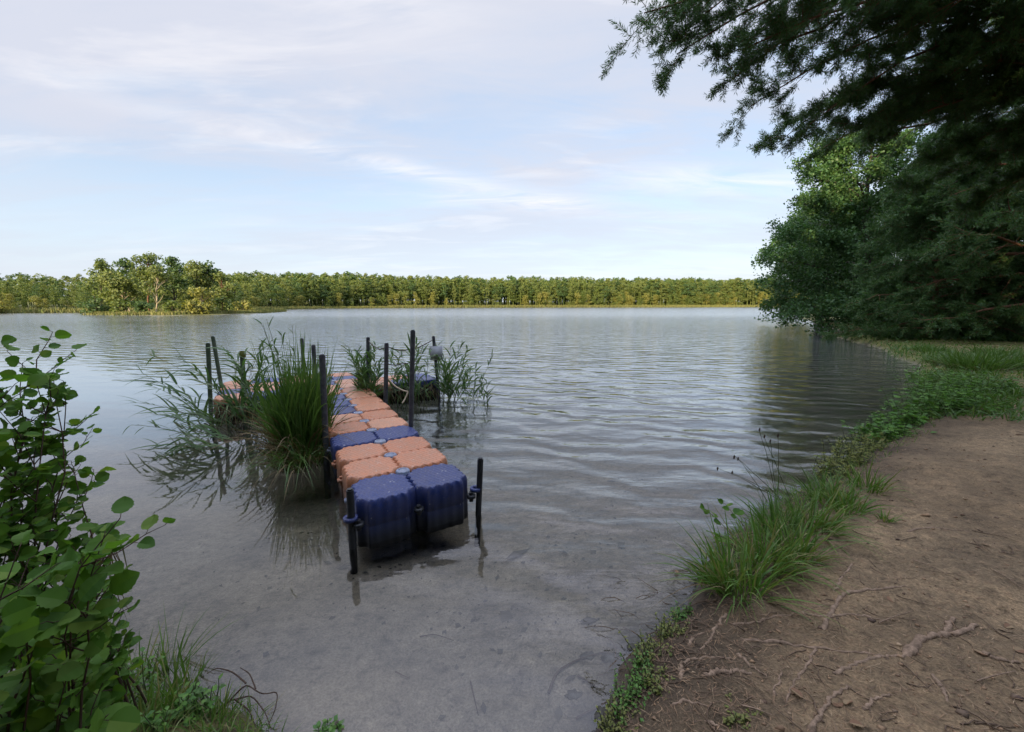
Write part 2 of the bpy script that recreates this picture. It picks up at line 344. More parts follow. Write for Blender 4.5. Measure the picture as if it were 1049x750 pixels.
M['rope_dark'] = simple('wet_rope', (.05, .045, .04), (.12, .10, .085), 60, .9)
M['board'] = simple('grey_board', (.33, .33, .35), (.45, .45, .47), 8, .7)
M['mud'] = simple('wet_mud', (.012, .011, .007), (.045, .038, .02), 14, .5, .4, 0, .8)

# ------------------------------------------------------------------ terrain
LAKE = np.array([(-1.0, 1.52), (-.85, 1.25), (-.35, 1.08), (.08, 1.18), (.34, 1.62), (.60, 1.98), (1.0, 2.28), (1.2, 2.55), (1.75, 3.15), (2.8, 3.98),
    (4.1, 4.75), (6.2, 6.25), (9, 8.75), (13.2, 13.1), (16.6, 18.5), (20, 25.2), (24.5, 27.6), (25, 31), (30, 40), (42, 60), (75, 105), (150, 200), (290, 345),
    (196, 326), (120, 300), (50, 282), (-20, 264), (-71, 242), (-92, 205), (-96, 165), (-84, 128), (-103, 100), (-116, 94), (-170, 84), (-175, 50), (-60, 20), (-20, 7.6),
    (-8, 3.2), (-4, 1.95), (-2.6, 1.62), (-2.05, 1.72), (-1.6, 1.78), (-1.3, 1.72)])
ISL = np.array([(-87, 85), (-81, 80), (-62, 73.5), (-56, 78), (-56, 90), (-62, 114), (-70, 130), (-76, 130), (-79, 110), (-88, 96)])
def sdist(px, py, poly):
    d = np.full(px.shape, 1e9); ins = np.zeros(px.shape, bool)
    n = len(poly)
    for i in range(n):
        ax, ay = poly[i]; bx, by = poly[(i + 1) % n]; ex, ey = bx - ax, by - ay
        tt = np.clip(((px - ax) * ex + (py - ay) * ey) / (ex * ex + ey * ey), 0, 1)
        d = np.minimum(d, (px - ax - tt * ex) ** 2 + (py - ay - tt * ey) ** 2)
        if ey != 0:
            c = ((ay > py) != (by > py)) & (px < ex * (py - ay) / ey + ax); ins ^= c
    return np.sqrt(d), ins
def sines(x, y, f, seed):
    r = np.random.default_rng(seed); o = 0
    for k in range(7):
        a = r.uniform(0, 2 * np.pi); q = f * r.uniform(.6, 1.7); o = o + np.sin((x * np.cos(a) + y * np.sin(a)) * q + r.uniform(0, 6.28) + 1.3 * np.sin((x * np.sin(a) - y * np.cos(a)) * q * .7))
    return o / 7
def shore(x, y):
    d1, i1 = sdist(x, y, LAKE); d2, i2 = sdist(x, y, ISL)
    s1 = np.where(i1, -d1, d1); s2 = np.where(i2, d2, -d2)
    r = np.hypot(x, y); wob = np.clip(r * .02, .05, 1.2)
    return np.maximum(s1, s2) + sines(x, y, 5, 3) * .06 * np.clip(3 / r, 0, 1) + sines(x, y, .9, 4) * wob * .5 * np.clip((r - 2) / 4, 0, 1)
def hfun(x, y, s=None):
    x = np.asarray(x, float); y = np.asarray(y, float)
    if s is None: s = shore(x, y)
    r = np.hypot(x, y); sp = np.maximum(s, 0); sn = np.maximum(-s, 0)
    near = .012 + .20 * (1 - np.exp(-sp / .22)) + .15 * (1 - np.exp(-sp / 1.6)) + .25 * (1 - np.exp(-sp / 14))
    near = near + (sines(x, y, 2.2, 11) * .05 + sines(x, y, 7, 12) * .026 + sines(x, y, 19, 13) * .014 + sines(x, y, 43, 16) * .006 * np.clip(3 - r * .5, 0, 1)) * np.clip(sp / .4, 0, 1)
    far = .05 + .3 * (1 - np.exp(-sp / 3)) + np.clip(sp - 14, 0, 90) * np.where(y < 175, .02, .045) * (1 + .5 * sines(x, y, .02, 20))
    k = np.clip((r - 40) / 40, 0, 1); land = near * (1 - k) + far * k
    bed = -(.012 + .16 * np.minimum(sn, 2.2) + .10 * np.clip(sn - 2.2, 0, 20) + .05 * np.clip(sn - 22, 0, 40))
    bed = bed + (sines(x, y, 4, 14) * .022 + sines(x, y, 13, 15) * .007) * np.clip(sn / .6, 0, 1)
    return np.where(s > 0, land, bed)
def hz(x, y): return float(hfun(np.array([x]), np.array([y]))[0])
def on(x, y, dz=0.): return np.array([x, y, hz(x, y) + dz])
def on_px(px, py, z0=.3):
    p = gz(px, py, z0)
    for _ in range(4): p = gz(px, py, max(hz(p[0], p[1]), -.05))
    return p
def lerpc(a, b, k): return a * (1 - k[:, None]) + np.asarray(b) * k[:, None]
def ground():
    na, nr = 800, 600
    rad = .3 * (1900 / .3) ** (np.arange(nr) / (nr - 1)); a = np.arange(na) / na * 2 * np.pi
    rr, aa = np.meshgrid(rad, a, indexing='ij'); x = (rr * np.sin(aa)).ravel(); y = (rr * np.cos(aa)).ravel()
    s = shore(x, y); z = hfun(x, y, s)
    r = rr.ravel()
    soil = np.tile(np.array([[.225, .162, .094]]), (len(x), 1))
    v = sines(x, y, 1.6, 31) * .5 + .5
    soil = lerpc(soil, (.32, .24, .145), np.clip(v * 1.6 - .5, 0, 1) * .8)
    # dark root-bound earth at the broken bank edge
    soil = lerpc(soil, (.048, .036, .025), np.clip(1.15 - s / .7 + sines(x, y, 3, 32) * .5, 0, 1) * .85 * np.clip((14 - r) / 4, 0, 1))
    # worn turf and dry grass away from the trodden sand
    gr = np.clip((r - 11) / 6, 0, 1) * np.clip(.8 + sines(x, y, .5, 33) * 1.2, 0, 1)
    gr = np.maximum(gr, np.clip((r - 20) / 8, 0, 1)); gr = np.maximum(gr, np.clip((r - 10) / 3, 0, 1) * np.clip((1.6 - s) / .8, 0, 1)); gr = np.maximum(gr, np.clip((-x - 1) / .6, 0, 1) * (r < 30))
    soil = lerpc(soil, (.145, .150, .045), gr)
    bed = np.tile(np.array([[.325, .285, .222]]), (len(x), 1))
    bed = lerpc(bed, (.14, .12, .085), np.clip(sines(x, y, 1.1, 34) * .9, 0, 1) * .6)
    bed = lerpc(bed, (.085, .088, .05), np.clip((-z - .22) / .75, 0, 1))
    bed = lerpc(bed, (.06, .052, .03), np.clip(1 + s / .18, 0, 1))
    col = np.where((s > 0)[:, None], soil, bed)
    g = Geo(); i, j = np.meshgrid(np.arange(nr - 1), np.arange(na), indexing='ij'); k = (j + 1) % na
    F = np.stack([i * na + j, (i + 1) * na + j, (i + 1) * na + k, i * na + k], -1).reshape(-1, 4)
    g.add(np.stack([x, y, z], 1), F)
    q = np.arange(na); g.v.append(np.array([[0, 0, hz(0., 0.)]])); g.f.setdefault(3, []).append(np.stack([q, (q + 1) % na, np.full(na, g.n)], 1)); g.n += 1
    col = np.vstack([col, [[.2, .15, .11]]])
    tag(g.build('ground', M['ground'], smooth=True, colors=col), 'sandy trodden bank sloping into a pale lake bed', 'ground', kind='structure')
ground()
g = Geo(); a = np.arange(96) / 96 * 2 * np.pi
g.add(np.stack([1800 * np.cos(a), 1800 * np.sin(a), a * 0], 1)[::1], np.arange(96)[None])
tag(g.build('water', M['water']), 'calm grey-blue lake water with soft ripples', 'lake', kind='structure')

# ------------------------------------------------------------------ far woods
def clump_crown(g, r, centers, sizes, per, leaf, squash=.7):
    for c, sz in zip(centers, sizes):
        n = max(4, int(per * sz ** 1.6)); d = rdir(n, r); rad = sz * r.uniform(.35, 1.05, n) ** .6
        p = c + d * rad[:, None] * np.array([1, 1, squash])
        nor = nrm(d + rdir(n, r) * .8 + np.array([0, 0, .3])); dd = perp(nor, r)
        L = leaf * r.uniform(.6, 1.4, n); quads(g, p, dd, nor, L, L * .8)
def far_pine(seed, H, mat, W=1., per=40, leaf=.46):
    """crown in layered tufts over a bare upper stem, unit tree for the far shore"""
    r = np.random.default_rng(seed); g = Geo(); b = Geo()
    top = np.array([r.normal() * .4, r.normal() * .4, H]); path = curve3((0, 0, -.3), top, 0, 6, .01, r)
    tube(g, path, np.linspace(.20, .04, 6), 5)
    nf = len(g.f[4][0]) + 10
    c, sz = [], []
    kind = (2, 1, 2, 0, 2)[seed % 5]                                                      # flat-topped old pine, pointed young conifer, full crown
    for k in range(r.integers(19, 25)):
        t = r.uniform((.42, .10, .2)[kind], 1.0) ** .85
        w = (W * 2.2 * min(1, (1.06 - t) * 3.2) * min(1, .2 + t), W * 1.75 * (1.03 - t) ** .8, W * 2.0 * min(1, (1.04 - t) * 2.2) * min(1, .45 + t))[kind] + .12
        an = r.uniform(0, 6.28); q = abs(r.normal()) * .6
        c.append(np.array([math.cos(an) * w * min(1, q + .3), math.sin(an) * w * min(1, q + .3), H * t])); sz.append(r.uniform(.6, 1.3) * (1.2 - (.45, .75, .5)[kind] * t))
    clump_crown(g, r, c, sz, per, leaf, .6)
    me = g.mesh('far_pine', [mat, M['pine_bark']], False)
    return me
def set_bark(me):
    n = len(me.polygons); idx = np.zeros(n, np.int32)
    co = np.array([p.center[:] for p in me.polygons])
    return me
def far_broad(seed, H, mat, W=1.):
    r = np.random.default_rng(seed); g = Geo()
    tube(g, curve3((0, 0, -.3), (r.normal() * .3, r.normal() * .3, H * .7), 0, 5, .02, r), np.linspace(.2, .05, 5), 5)
    c, sz = [], []
    for k in range(r.integers(15, 20)):
        t = r.uniform(.14, .95); w = W * H * .24 * math.sin(min(1, t * 1.05) * math.pi) ** .6
        an = r.uniform(0, 6.28); q = r.uniform(.2, 1)
        c.append(np.array([math.cos(an) * w * q, math.sin(an) * w * q, H * t])); sz.append(r.uniform(.75, 1.4))
    clump_crown(g, r, c, sz, 48, .40, .85)
    return g.mesh('far_broadleaf', mat, False)
pines = [far_pine(100 + i, 15, M[('far_green', 'far_olive', 'far_green', 'far_dark', 'far_olive')[i % 5]], .9 + .1 * (i % 4)) for i in range(10)]
broads = [far_broad(200 + i, 9, M[('far_yellow', 'far_green', 'far_olive', 'far_yellow')[i % 4]], 1.) for i in range(6)]
# stations along the far shoreline: walk the lake outline from the right end to the left end
walk = np.array([(262, 352), (196, 326), (120, 300), (50, 282), (-20, 264), (-71, 242), (-92, 205), (-96, 165), (-84, 128), (-103, 100), (-116, 94), (-150, 88), (-185, 80)], float)
seg = np.linalg.norm(np.diff(walk, axis=0), axis=1); cum = np.concatenate([[0], np.cumsum(seg)])
def along(t):
    i = min(np.searchsorted(cum, t, 'right') - 1, len(seg) - 1); k = (t - cum[i]) / seg[i]; p = walk[i] + (walk[i + 1] - walk[i]) * k
    d = (walk[i + 1] - walk[i]) / seg[i]; return p, np.array([d[1], -d[0]])      # outward normal (away from the lake)
def far_height(p):
    r = math.hypot(*p); return np.interp(r, [130, 150, 190, 225, 260, 300, 380], [6.6, 7.0, 10.2, 13.0, 16.0, 18.0, 20.5])
rf = np.random.default_rng(55)
FARLAB = {'r': ('sunlit pine in the forest wall along the far shore', 'pines of the far shore'),
          'l': ('sunlit tree in the lower wood behind the reeds at far left', 'trees of the far left shore')}
count = 0; t = 3.
def place_far(me, p, H, base, name, lab, grp, cat):
    o = bpy.data.objects.new(name, me); COL.objects.link(o); z = hz(p[0], p[1])
    o.location = (p[0], p[1], z - .1); s = H / base; w = s * rf.uniform(.95, 1.5); o.scale = (w, w, s); o.rotation_euler = (0, 0, rf.uniform(0, 6.28))
    tag(o, lab, cat, grp)
while t < cum[-1] - 2:
    p, nv = along(t); H = far_height(p)
    left = p[0] < -95 and p[1] < 150
    for row in range(3 if rf.uniform() < .5 else 2):
        if count >= 292: break
        q = p + nv * (7.5 + row * 5 + rf.uniform(-1.5, 1.5)) + rf.normal(size=2) * .8
        if sdist(np.array([q[0]]), np.array([q[1]]), LAKE)[1][0]: q = q + nv * 6
        lab, grp = FARLAB['l' if left else 'r']
        place_far(pines[rf.integers(10)], q, H * rf.uniform(.78, 1.06) * (1 + .10 * float(sines(np.array([q[0]]), np.array([q[1]]), .03, 61)[0])), 15, 'pine_tree', lab, grp, 'tree'); count += 1
    t += rf.uniform(4.2, 6.6) * (1 if H > 14 else .75)
# lower yellow-green broadleaved trees in front of the pines
YL = [(18, 'round yellow-green tree at the forest foot'), ]
for k in range(170):
    t = rf.uniform(5, cum[-1] - 5); p, nv = along(t); q = p + nv * (4.5 + rf.uniform(-.8, 1.5))
    if sdist(np.array([q[0]]), np.array([q[1]]), LAKE)[1][0]: continue
    place_far(broads[rf.integers(6)], q, far_height(p) * rf.uniform(.32, .62), 9, 'broadleaf_tree', 'low yellow-green tree at the foot of the far pines', 'low trees before the far pines', 'tree')
# the mass of the wood behind the front trees
def forest_mass():
    r = np.random.default_rng(77); out = {}
    meshes = [far_pine((151, 152, 154, 155, 157, 158)[i], 15, M[('far_green', 'far_olive', 'far_green', 'far_dark')[i % 4]], 1.3, 20, .62) for i in range(6)]
    co = []
    for me in meshes:
        v = np.zeros(len(me.vertices) * 3, np.float32); me.vertices.foreach_get('co', v); v = v.reshape(-1, 3)
        fs = [tuple(p.vertices) for p in me.polygons if len(p.vertices) == 4]; co.append((v, np.array(fs), me.materials[0]))
    n = 13000; P = np.column_stack([r.uniform(-330, 330, n), r.uniform(40, 430, n)]); d, ins = sdist(P[:, 0], P[:, 1], LAKE); ok = (~ins) & (d > 11) & (d < 78)
    ok &= (P[:, 1] > 250) | (P[:, 0] < -60)
    for q in P[ok]:
        H = far_height(q) * (.78 if q[1] < 175 else 1.) * (1 + .10 * float(sines(np.array([q[0]]), np.array([q[1]]), .03, 61)[0])); v, f, m = co[r.integers(len(co))]; sc = H * r.uniform(.82, 1.12) / 15; w = sc * r.uniform(1.1, 1.7); an = r.uniform(0, 6.28)
        x = v[:, 0] * math.cos(an) - v[:, 1] * math.sin(an); y = v[:, 0] * math.sin(an) + v[:, 1] * math.cos(an)
        G = out.setdefault(m.name, (Geo(), m))[0]; G.add(np.stack([x * w + q[0], y * w + q[1], v[:, 2] * sc + hz(q[0], q[1])], 1), f)
    for nm, (G, m) in out.items():
        tag(G.build('forest', m), 'massed pine forest rising behind the far shore', 'forest', kind='stuff')
forest_mass()
# reed belt along the far shore and the island tail
def belt(line, width, h, n, seed, name, label):
    r = np.random.default_rng(seed); line = np.asarray(line, float); sg = np.linalg.norm(np.diff(line, axis=0), axis=1); cm = np.concatenate([[0], np.cumsum(sg)])
    tt = r.uniform(0, cm[-1], n); i = np.clip(np.searchsorted(cm, tt, 'right') - 1, 0, len(sg) - 1); k = ((tt - cm[i]) / sg[i])[:, None]
    p = line[i] * (1 - k) + line[i + 1] * k; p = p + r.uniform(-1, 1, (n, 2)) * width
    z = np.maximum(hfun(p[:, 0], p[:, 1]), -.4)
    g = Geo(); d = nrm(np.stack([r.normal(size=n) * .15, r.normal(size=n) * .15, np.ones(n)], 1))
    blades(g, np.column_stack([p, z]), d, h * r.uniform(.6, 1.2, n), r.uniform(.10, .22, n), .1, 2, r=r)
    tag(g.build(name, M['reedbelt']), label, 'reeds', kind='stuff')
belt(walk[:6], 2.0, 1.9, 16000, 301, 'reeds', 'ochre reed belt along the foot of the far forest')
belt(walk[5:], 1.8, 1.2, 14000, 302, 'reeds', 'bright yellow-green reed belt along the far left shore')
belt([(-82, 80.5), (-70, 77), (-62, 75.5), (-58, 82), (-58, 95), (-63, 113), (-72, 128)], 1.0, .6, 7000, 303, 'reeds', 'pale reed fringe round the island and its tail')

# ------------------------------------------------------------------ island trees (each its own trunk and crown)
def island_tree(px, top, wpx, Y, mat, bark, label, name='island_tree', seed=0, lean=0., crown0=.3, nclump=26, trunk_px=None, leafs=.42, grp='trees on the island'):
    r = np.random.default_rng(900 + seed)
    base = gy(px if trunk_px is None else trunk_px, 320, Y); bx, by = base[0], base[1]; zb = max(hz(bx, by), .02)
    tp = gy(px, top, Y); H = tp[2] - zb; Wd = wpx / 420 * Y * .5
    o = thing(name, label, 'tree', (bx, by, zb - .1), 0, grp)
    top_l = np.array([tp[0] - bx, r.normal() * .5, H * .93])
    tr = Geo(); path = curve3((0, 0, -.2), top_l, 0, 9, .018, r); tube(tr, path, np.linspace(max(.12, H * .014), .04, 9), 7)
    crown = Geo(); c, sz = [], []
    for k in range(nclump):
        t = r.uniform(crown0, 1.0); u = (t - crown0) / (1 - crown0)
        w = Wd * (max(.02, math.sin(math.pi * min(1, .18 + u * .8))) ** .7)
        an = r.uniform(0, 6.28); q = r.uniform(.25, 1.) ** .6; s = r.uniform(.55, 1.0) * max(.7, Wd * .42)
        on_stem = path[min(8, int(t * 8))]
        cc = np.array([on_stem[0] + math.cos(an) * max(0, w * q - s * .4), on_stem[1] + math.sin(an) * max(0, w * q - s * .4), H * t - s * .5 * (u > .8)])
        c.append(cc); sz.append(s)
        p0 = path[min(8, max(1, int(t * 8 - 1)))]
        tube(tr, curve3(p0, cc, -.05, 4, .03, r), np.linspace(.06, .02, 4), 4, False)
    clump_crown(crown, r, c, sz, 60, leafs, .7)
    tr.build('trunk', bark, o, True); crown.build('crown', mat, o)
ITREES = [
    (103, 265, 30, 92, 'far_green', 'bark', 'light green tree with a round top near the island\'s left end', 0, .35, 26, None),
    (116, 277, 44, 84, 'far_olive', 'pale_bark', 'olive tree on a pale leaning trunk at the island\'s left end', 0, .25, 30, 134),
    (129, 264, 26, 93, 'far_dark', 'bark', 'dark green tree just left of the island\'s tallest pine', 0, .4, 24, None),
    (150, 256, 30, 92, 'far_green', 'pine_bark', 'tallest pine on the island, its crown above all others', 0, .55, 24, 153),
    (163, 272, 34, 84, 'far_olive', 'pale_bark', 'pale forked trunk tree in the middle of the island', 0, .35, 20, 160),
    (178, 261, 34, 92, 'far_dark', 'bark', 'broad dark tree right of the pale forked trunk', 0, .2, 32, None),
    (199, 263, 30, 90, 'far_olive', 'bark', 'yellowish tall tree on the right half of the island', 0, .2, 30, None),
    (215, 267, 28, 93, 'far_dark', 'bark', 'dark tall tree behind the light green willow of the island', 0, .2, 28, None),
    (205, 291, 30, 79, 'far_yellow', 'bark', 'low light green willow at the island\'s water edge', 0, .08, 26, None),
    (228, 277, 26, 90, 'far_olive', 'pine_bark', 'reddish-stemmed tree towards the right end of the island', 0, .2, 24, None),
    (240, 288, 18, 96, 'far_green', 'bark', 'short tree at the island\'s right end', 0, .1, 18, None),
]
for i, (px, top, w, Y, m, b, lab, lean, c0, n, tpx) in enumerate(ITREES):
    island_tree(px, top, w, Y, M[m], M[b], lab, seed=i, crown0=c0, nclump=n, trunk_px=tpx)
IBUSH = [(100, 301, 30, 82.5, 'far_dark', 'dark low bush at the left tip of the island'), (121, 306, 22, 79.5, 'far_green', 'green bush left of the leaning pale trunk\'s foot'),
    (150, 308, 20, 78.5, 'far_dark', 'dark bush below the island\'s tallest pine'), (177, 308, 22, 77, 'far_green', 'fresh green bush under the pale forked tree'),
    (228, 303, 22, 84, 'far_green', 'green bush at the foot of the reddish-stemmed island tree'), (248, 306, 16, 92, 'far_yellow', 'small yellowish bush on the island\'s right tail')]
for i, (px, top, w, Y, m, lab) in enumerate(IBUSH):
    island_tree(px, top, w, Y, M[m], M['bark'], lab, 'island_bush', 40 + i, crown0=.05, nclump=14, grp='bushes on the island')
island_tree(-6, 297, 34, 92, M['far_yellow'], M['bark'], 'yellow-green bush at the waterline in the far left corner', 'shore_bush', 60, crown0=.05, nclump=18, grp=None)

# ------------------------------------------------------------------ pines and alders on the right bank
def bough(B, sites, p0, p1, r0, sag=.05, nsec=12, secl=.35, twig=.35, ntw=5, r=rng, start=.25, droop=.15, flat=.5, jit=.025, tw_off=.9):
    """a limb with side branches and twigs; collects (position, direction) of shoot ends"""
    P = curve3(p0, p1, sag, 9, jit, r, r.normal(size=3) * .035 * np.linalg.norm(np.asarray(p1) - np.asarray(p0))); tube(B, P, np.linspace(r0, r0 * .12, 9), 6, False)
    L = np.linalg.norm(P[-1] - P[0]); ax = nrm(P[-1] - P[0])
    for k in range(nsec):
        t = start + (1 - start) * (k + r.uniform(0, .9)) / nsec; i = min(7, int(t * 8)); q = P[i] + (P[i + 1] - P[i]) * (t * 8 - i)
        side = np.cross(ax, [0, 0, 1]); side = nrm(side) * (1 if (k % 2) else -1)
        d = nrm(ax * r.uniform(.35, .9) + side * r.uniform(.4, 1.) + np.array([0, 0, r.normal() * flat - droop]))
        sl = secl * L * (1.15 - .7 * t) * r.uniform(.6, 1.25); e = q + d * sl
        Q = curve3(q, e, r.uniform(-.05, .12), 6, .03, r); tube(B, Q, np.linspace(max(.006, r0 * .32 * (1.2 - t)), .004, 6), 4, False)
        for m in range(ntw):
            tt = .25 + .75 * (m + r.uniform(0, 1)) / ntw; j = min(4, int(tt * 5)); w = Q[j] + (Q[j + 1] - Q[j]) * (tt * 5 - j)
            dd = nrm(d * .8 + rdir(1, r)[0] * tw_off + np.array([0, 0, .05])); tl = twig * r.uniform(.5, 1.2) * (1 - .4 * tt)
            x = w + dd * tl; tube(B, np.stack([w, (w + x) / 2 + rdir(1, r)[0] * .03 * tl, x]), np.array([.005, .004, .003]), 3, False)
            for f in (.45, .75, 1.): sites.append((w + (x - w) * f, nrm(dd + rdir(1, r)[0] * .35)))
        sites.append((e, d))
    sites.append((P[-1], ax))
def needles(g, sites, n, length, width, shoot, r=rng):
    P = np.array([s[0] for s in sites]); D = np.array([s[1] for s in sites]); m = len(P)
    P = P.repeat(n, 0); D = D.repeat(n, 0); k = r.uniform(-.9, .25, (m * n, 1))
    o = perp(D, r); d = nrm(D * r.uniform(.35, 1.1, (m * n, 1)) + o); L = length * r.uniform(.6, 1.15, m * n)
    nor = perp(d, r); quads(g, P + D * k * shoot, d, nor, L, np.full(m * n, width), 0)
def leafage(g, sites, n, size, spread, r=rng):
    P = np.array([s[0] for s in sites]); m = len(P); P = P.repeat(n, 0) + r.normal(size=(m * n, 3)) * spread
    nor = nrm(rdir(m * n, r) + np.array([0, 0, .8])); d = perp(nor, r); L = size * r.uniform(.6, 1.3, m * n)
    quads(g, P, d, nor, L, L * .75, .12)

def pine(name, label, base, H, limbs_auto, manual, seed, nn, nl, nw, shoot, crown_r, h0, lean=(0, 0), trunk_r=.2, nsec=13, ntw=5, twig=.4, grp='pines on the right bank', droop=.15):
    r = np.random.default_rng(seed); b = np.asarray(base, float); o = thing(name, label, 'tree', b, 0, grp)
    T = Geo(); B = Geo(); F = Geo(); sites = []
    path = curve3((0, 0, -.3), (lean[0], lean[1], H), 0, 14, .008, r); tube(T, path, np.linspace(trunk_r, trunk_r * .2, 14) * np.r_[1.25, np.ones(13)], 12)
    def tp(z): return np.array([np.interp(z, path[:, 2], path[:, 0]), np.interp(z, path[:, 2], path[:, 1]), z])
    for k in range(limbs_auto):
        z = h0 + (H - h0) * ((k + r.uniform(0, 1)) / limbs_auto) ** 1.0; u = (z - h0) / (H - h0)
        L = crown_r * (1 - u) ** .6 * r.uniform(.7, 1.1) + .5; an = k * 2.399 + r.normal() * .3
        e = tp(z) + np.array([math.cos(an) * L, math.sin(an) * L, L * (r.uniform(-.28, .12) + .35 * u)])
        bough(B, sites, tp(z), e, trunk_r * .32 * (1 - .5 * u), r.uniform(.0, .12), nsec, .38, twig, ntw, r, start=.15, droop=droop)
    for (z, e, r0, sag, ns) in manual:
        bough(B, sites, tp(z), np.asarray(e, float) - b, r0, sag, int(ns * 1.6), .22, twig, ntw, r, start=.2, droop=-.04, flat=.38, jit=.035)
    needles(F, sites, nn, nl, nw, shoot, r)
    T.build('trunk', M['pine_bark'], o, True); B.build('branches', M['pine_bark'], o, True); F.build('crown', M['pine_needle'], o)
    return len(sites)
# near pine, trunk just outside the frame on the right; long limbs reach out over the bank and water
A0 = on(10.6, 7.6)
man = [(7.2, gy(676, -2, 7.2), .075, .10, 26), (7.6, gy(715, -10, 6.8), .07, .10, 24), (7.0, gy(742, 84, 7.6), .07, .16, 26), (6.6, gy(775, 110, 8.2), .06, .14, 24),
       (7.4, gy(700, 55, 7.4), .07, .12, 26), (6.8, gy(820, 125, 8.0), .06, .16, 22), (7.8, gy(790, 40, 7.0), .07, .05, 24), (8.2, gy(850, -10, 6.6), .07, .02, 20),
       (6.2, gy(880, 100, 8.6), .06, .10, 20), (5.6, gy(930, 120, 8.2), .06, .10, 18), (7.4, gy(900, 30, 7.4), .06, .05, 20), (5.0, gy(960, 160, 8.8), .05, .08, 16), (6.0, gy(985, 70, 7.2), .05, .06, 16),
       (7.0, gy(676, 16, 7.4), .05, .1, 20), (6.4, gy(800, 138, 8.8), .05, .14, 20), (6.0, gy(850, 150, 9.2), .05, .12, 20), (5.2, gy(890, 160, 9.4), .05, .1, 18), (4.8, gy(930, 190, 9.6), .05, .1, 18), (4.4, gy(985, 215, 9.4), .05, .08, 16), (5.6, gy(870, 128, 8.4), .05, .1, 18)]
ns = pine('pine_tree', 'nearest pine, its long limbs reaching over the bank from the upper right', A0, 14, 30, man, 5, 34, .095, .011, .24, 4.6, 5.2, (.4, .2), .24, 15, 6, .36)
print('pine A shoots', ns)
B0 = on(22.3, 17.0)
ns = pine('pine_tree', 'second pine, dark low-sweeping boughs above the grassy shore', B0, 15, 74, [], 6, 22, .16, .024, .34, 5.6, .9, (-.6, .2), .26, 14, 5, .6, droop=.35)
print('pine B shoots', ns)
pine('young_pine', 'young bushy pine with boughs to the ground between alder and big pines', on(20.8, 20.4), 9.5, 60, [], 9, 20, .17, .028, .36, 3.6, .25, (-.2, 0), .13, 12, 5, .55, droop=.25)
C0 = on(26.5, 19.5)
pine('pine_tree', 'third pine at the right edge, boughs hanging close to the grass', C0, 16, 64, [], 8, 18, .2, .032, .4, 5.4, .9, (.3, 0), .28, 13, 5, .65, droop=.3)

def broadleaf(name, label, base, H, spread, seed, manual=(), nl=9, size=.17, ls=.20, limbs=26, h0=.12, grp=None, lean=(0, 0), mat='tree_leaf', trunk_r=.18, cat='tree', ntw=4, nsec=11):
    r = np.random.default_rng(seed); b = np.asarray(base, float); o = thing(name, label, cat, b, 0, grp); T = Geo(); B = Geo(); F = Geo(); sites = []
    path = curve3((0, 0, -.3), (lean[0], lean[1], H * .9), 0, 12, .012, r); tube(T, path, np.linspace(trunk_r, trunk_r * .18, 12), 10)
    def tp(z): return np.array([np.interp(z, path[:, 2], path[:, 0]), np.interp(z, path[:, 2], path[:, 1]), z])
    for k in range(limbs):
        u = (k + r.uniform(0, 1)) / limbs; z = H * .9 * (h0 + (1 - h0) * u); L = spread * (math.sin(math.pi * min(1, .22 + u * .76)) ** .8) * r.uniform(.7, 1.15); an = k * 2.399 + r.normal() * .4
        e = tp(z) + np.array([math.cos(an) * L, math.sin(an) * L, L * r.uniform(-.05, .4)])
        bough(B, sites, tp(z), e, trunk_r * .3 * (1 - .5 * u), r.uniform(0, .12), nsec, .36, .5, ntw, r, start=.3, droop=.05)
    for (z, e, r0, sag, nsx) in manual:
        bough(B, sites, tp(z), np.asarray(e, float) - b, r0, sag, nsx, .26, .45, ntw, r, start=.3, droop=.15)
    leafage(F, sites, nl, size, ls, r)
    T.build('trunk', M['bark'], o, True); B.build('branches', M['bark'], o, True); F.build('crown', M[mat], o); return len(sites)
D0 = on(25.6, 29.6)
man = [(1.6, gy(802, 322, 27.5), .07, .10, 18), (1.8, gy(815, 330, 26.5), .07, .12, 18), (1.5, gy(850, 334, 25.8), .06, .12, 16), (3.0, gy(782, 268, 28), .08, .08, 20), (2.2, gy(795, 292, 28.5), .07, .08, 18),
       (4.5, gy(812, 235, 28.5), .08, .06, 20), (6.0, gy(822, 205, 29), .08, .05, 20), (7.5, gy(826, 175, 29.5), .08, .05, 20), (8.5, gy(838, 148, 30), .08, .04, 18), (1.2, gy(880, 332, 26.2), .05, .1, 14)]
ns = broadleaf('alder_tree', 'big alder leaning over the lake, lowest boughs trailing in the water', D0, 15, 4.6, 21, man, 10, .17, .22, 30, .1, lean=(-2.2, -.6), trunk_r=.26)
print('alder', ns)
broadleaf('alder_tree', 'alder inland behind the water-trailing one, half hidden by pine boughs', on(31.5, 30), 14, 5, 22, (), 9, .2, .24, 28, .08, trunk_r=.24)
for i, (x, y, h, lab) in enumerate([(36, 38, 15, 'tall tree deep behind the alders, seen through gaps'), (30, 40, 14, 'tree behind the leaning alder, farther along the shore'), (39, 31, 15, 'tall tree at the far right behind the third pine'), (34, 46, 14, 'last tall tree along the right shore')]):
    broadleaf('shore_tree', lab, on(x, y), h, 5.2, 80 + i, (), 9, .26, .3, 26, .06, trunk_r=.22)
UND = [(22.6, 24.6, 3.2, 'dark leafy shrub beside the foot of the leaning alder'), (27.2, 24.2, 3.4, 'dark shrub under the second pine, back from the shore'), (24.2, 22.6, 2.4, 'low shrub at the back of the grassy clearing'),
       (30.5, 23.5, 3.6, 'tall shrub filling the gap at the right edge'), (33, 27, 4.2, 'large shrub deep in the shade at the right edge'), (28.6, 28, 3.8, 'shrub between the two alders')]
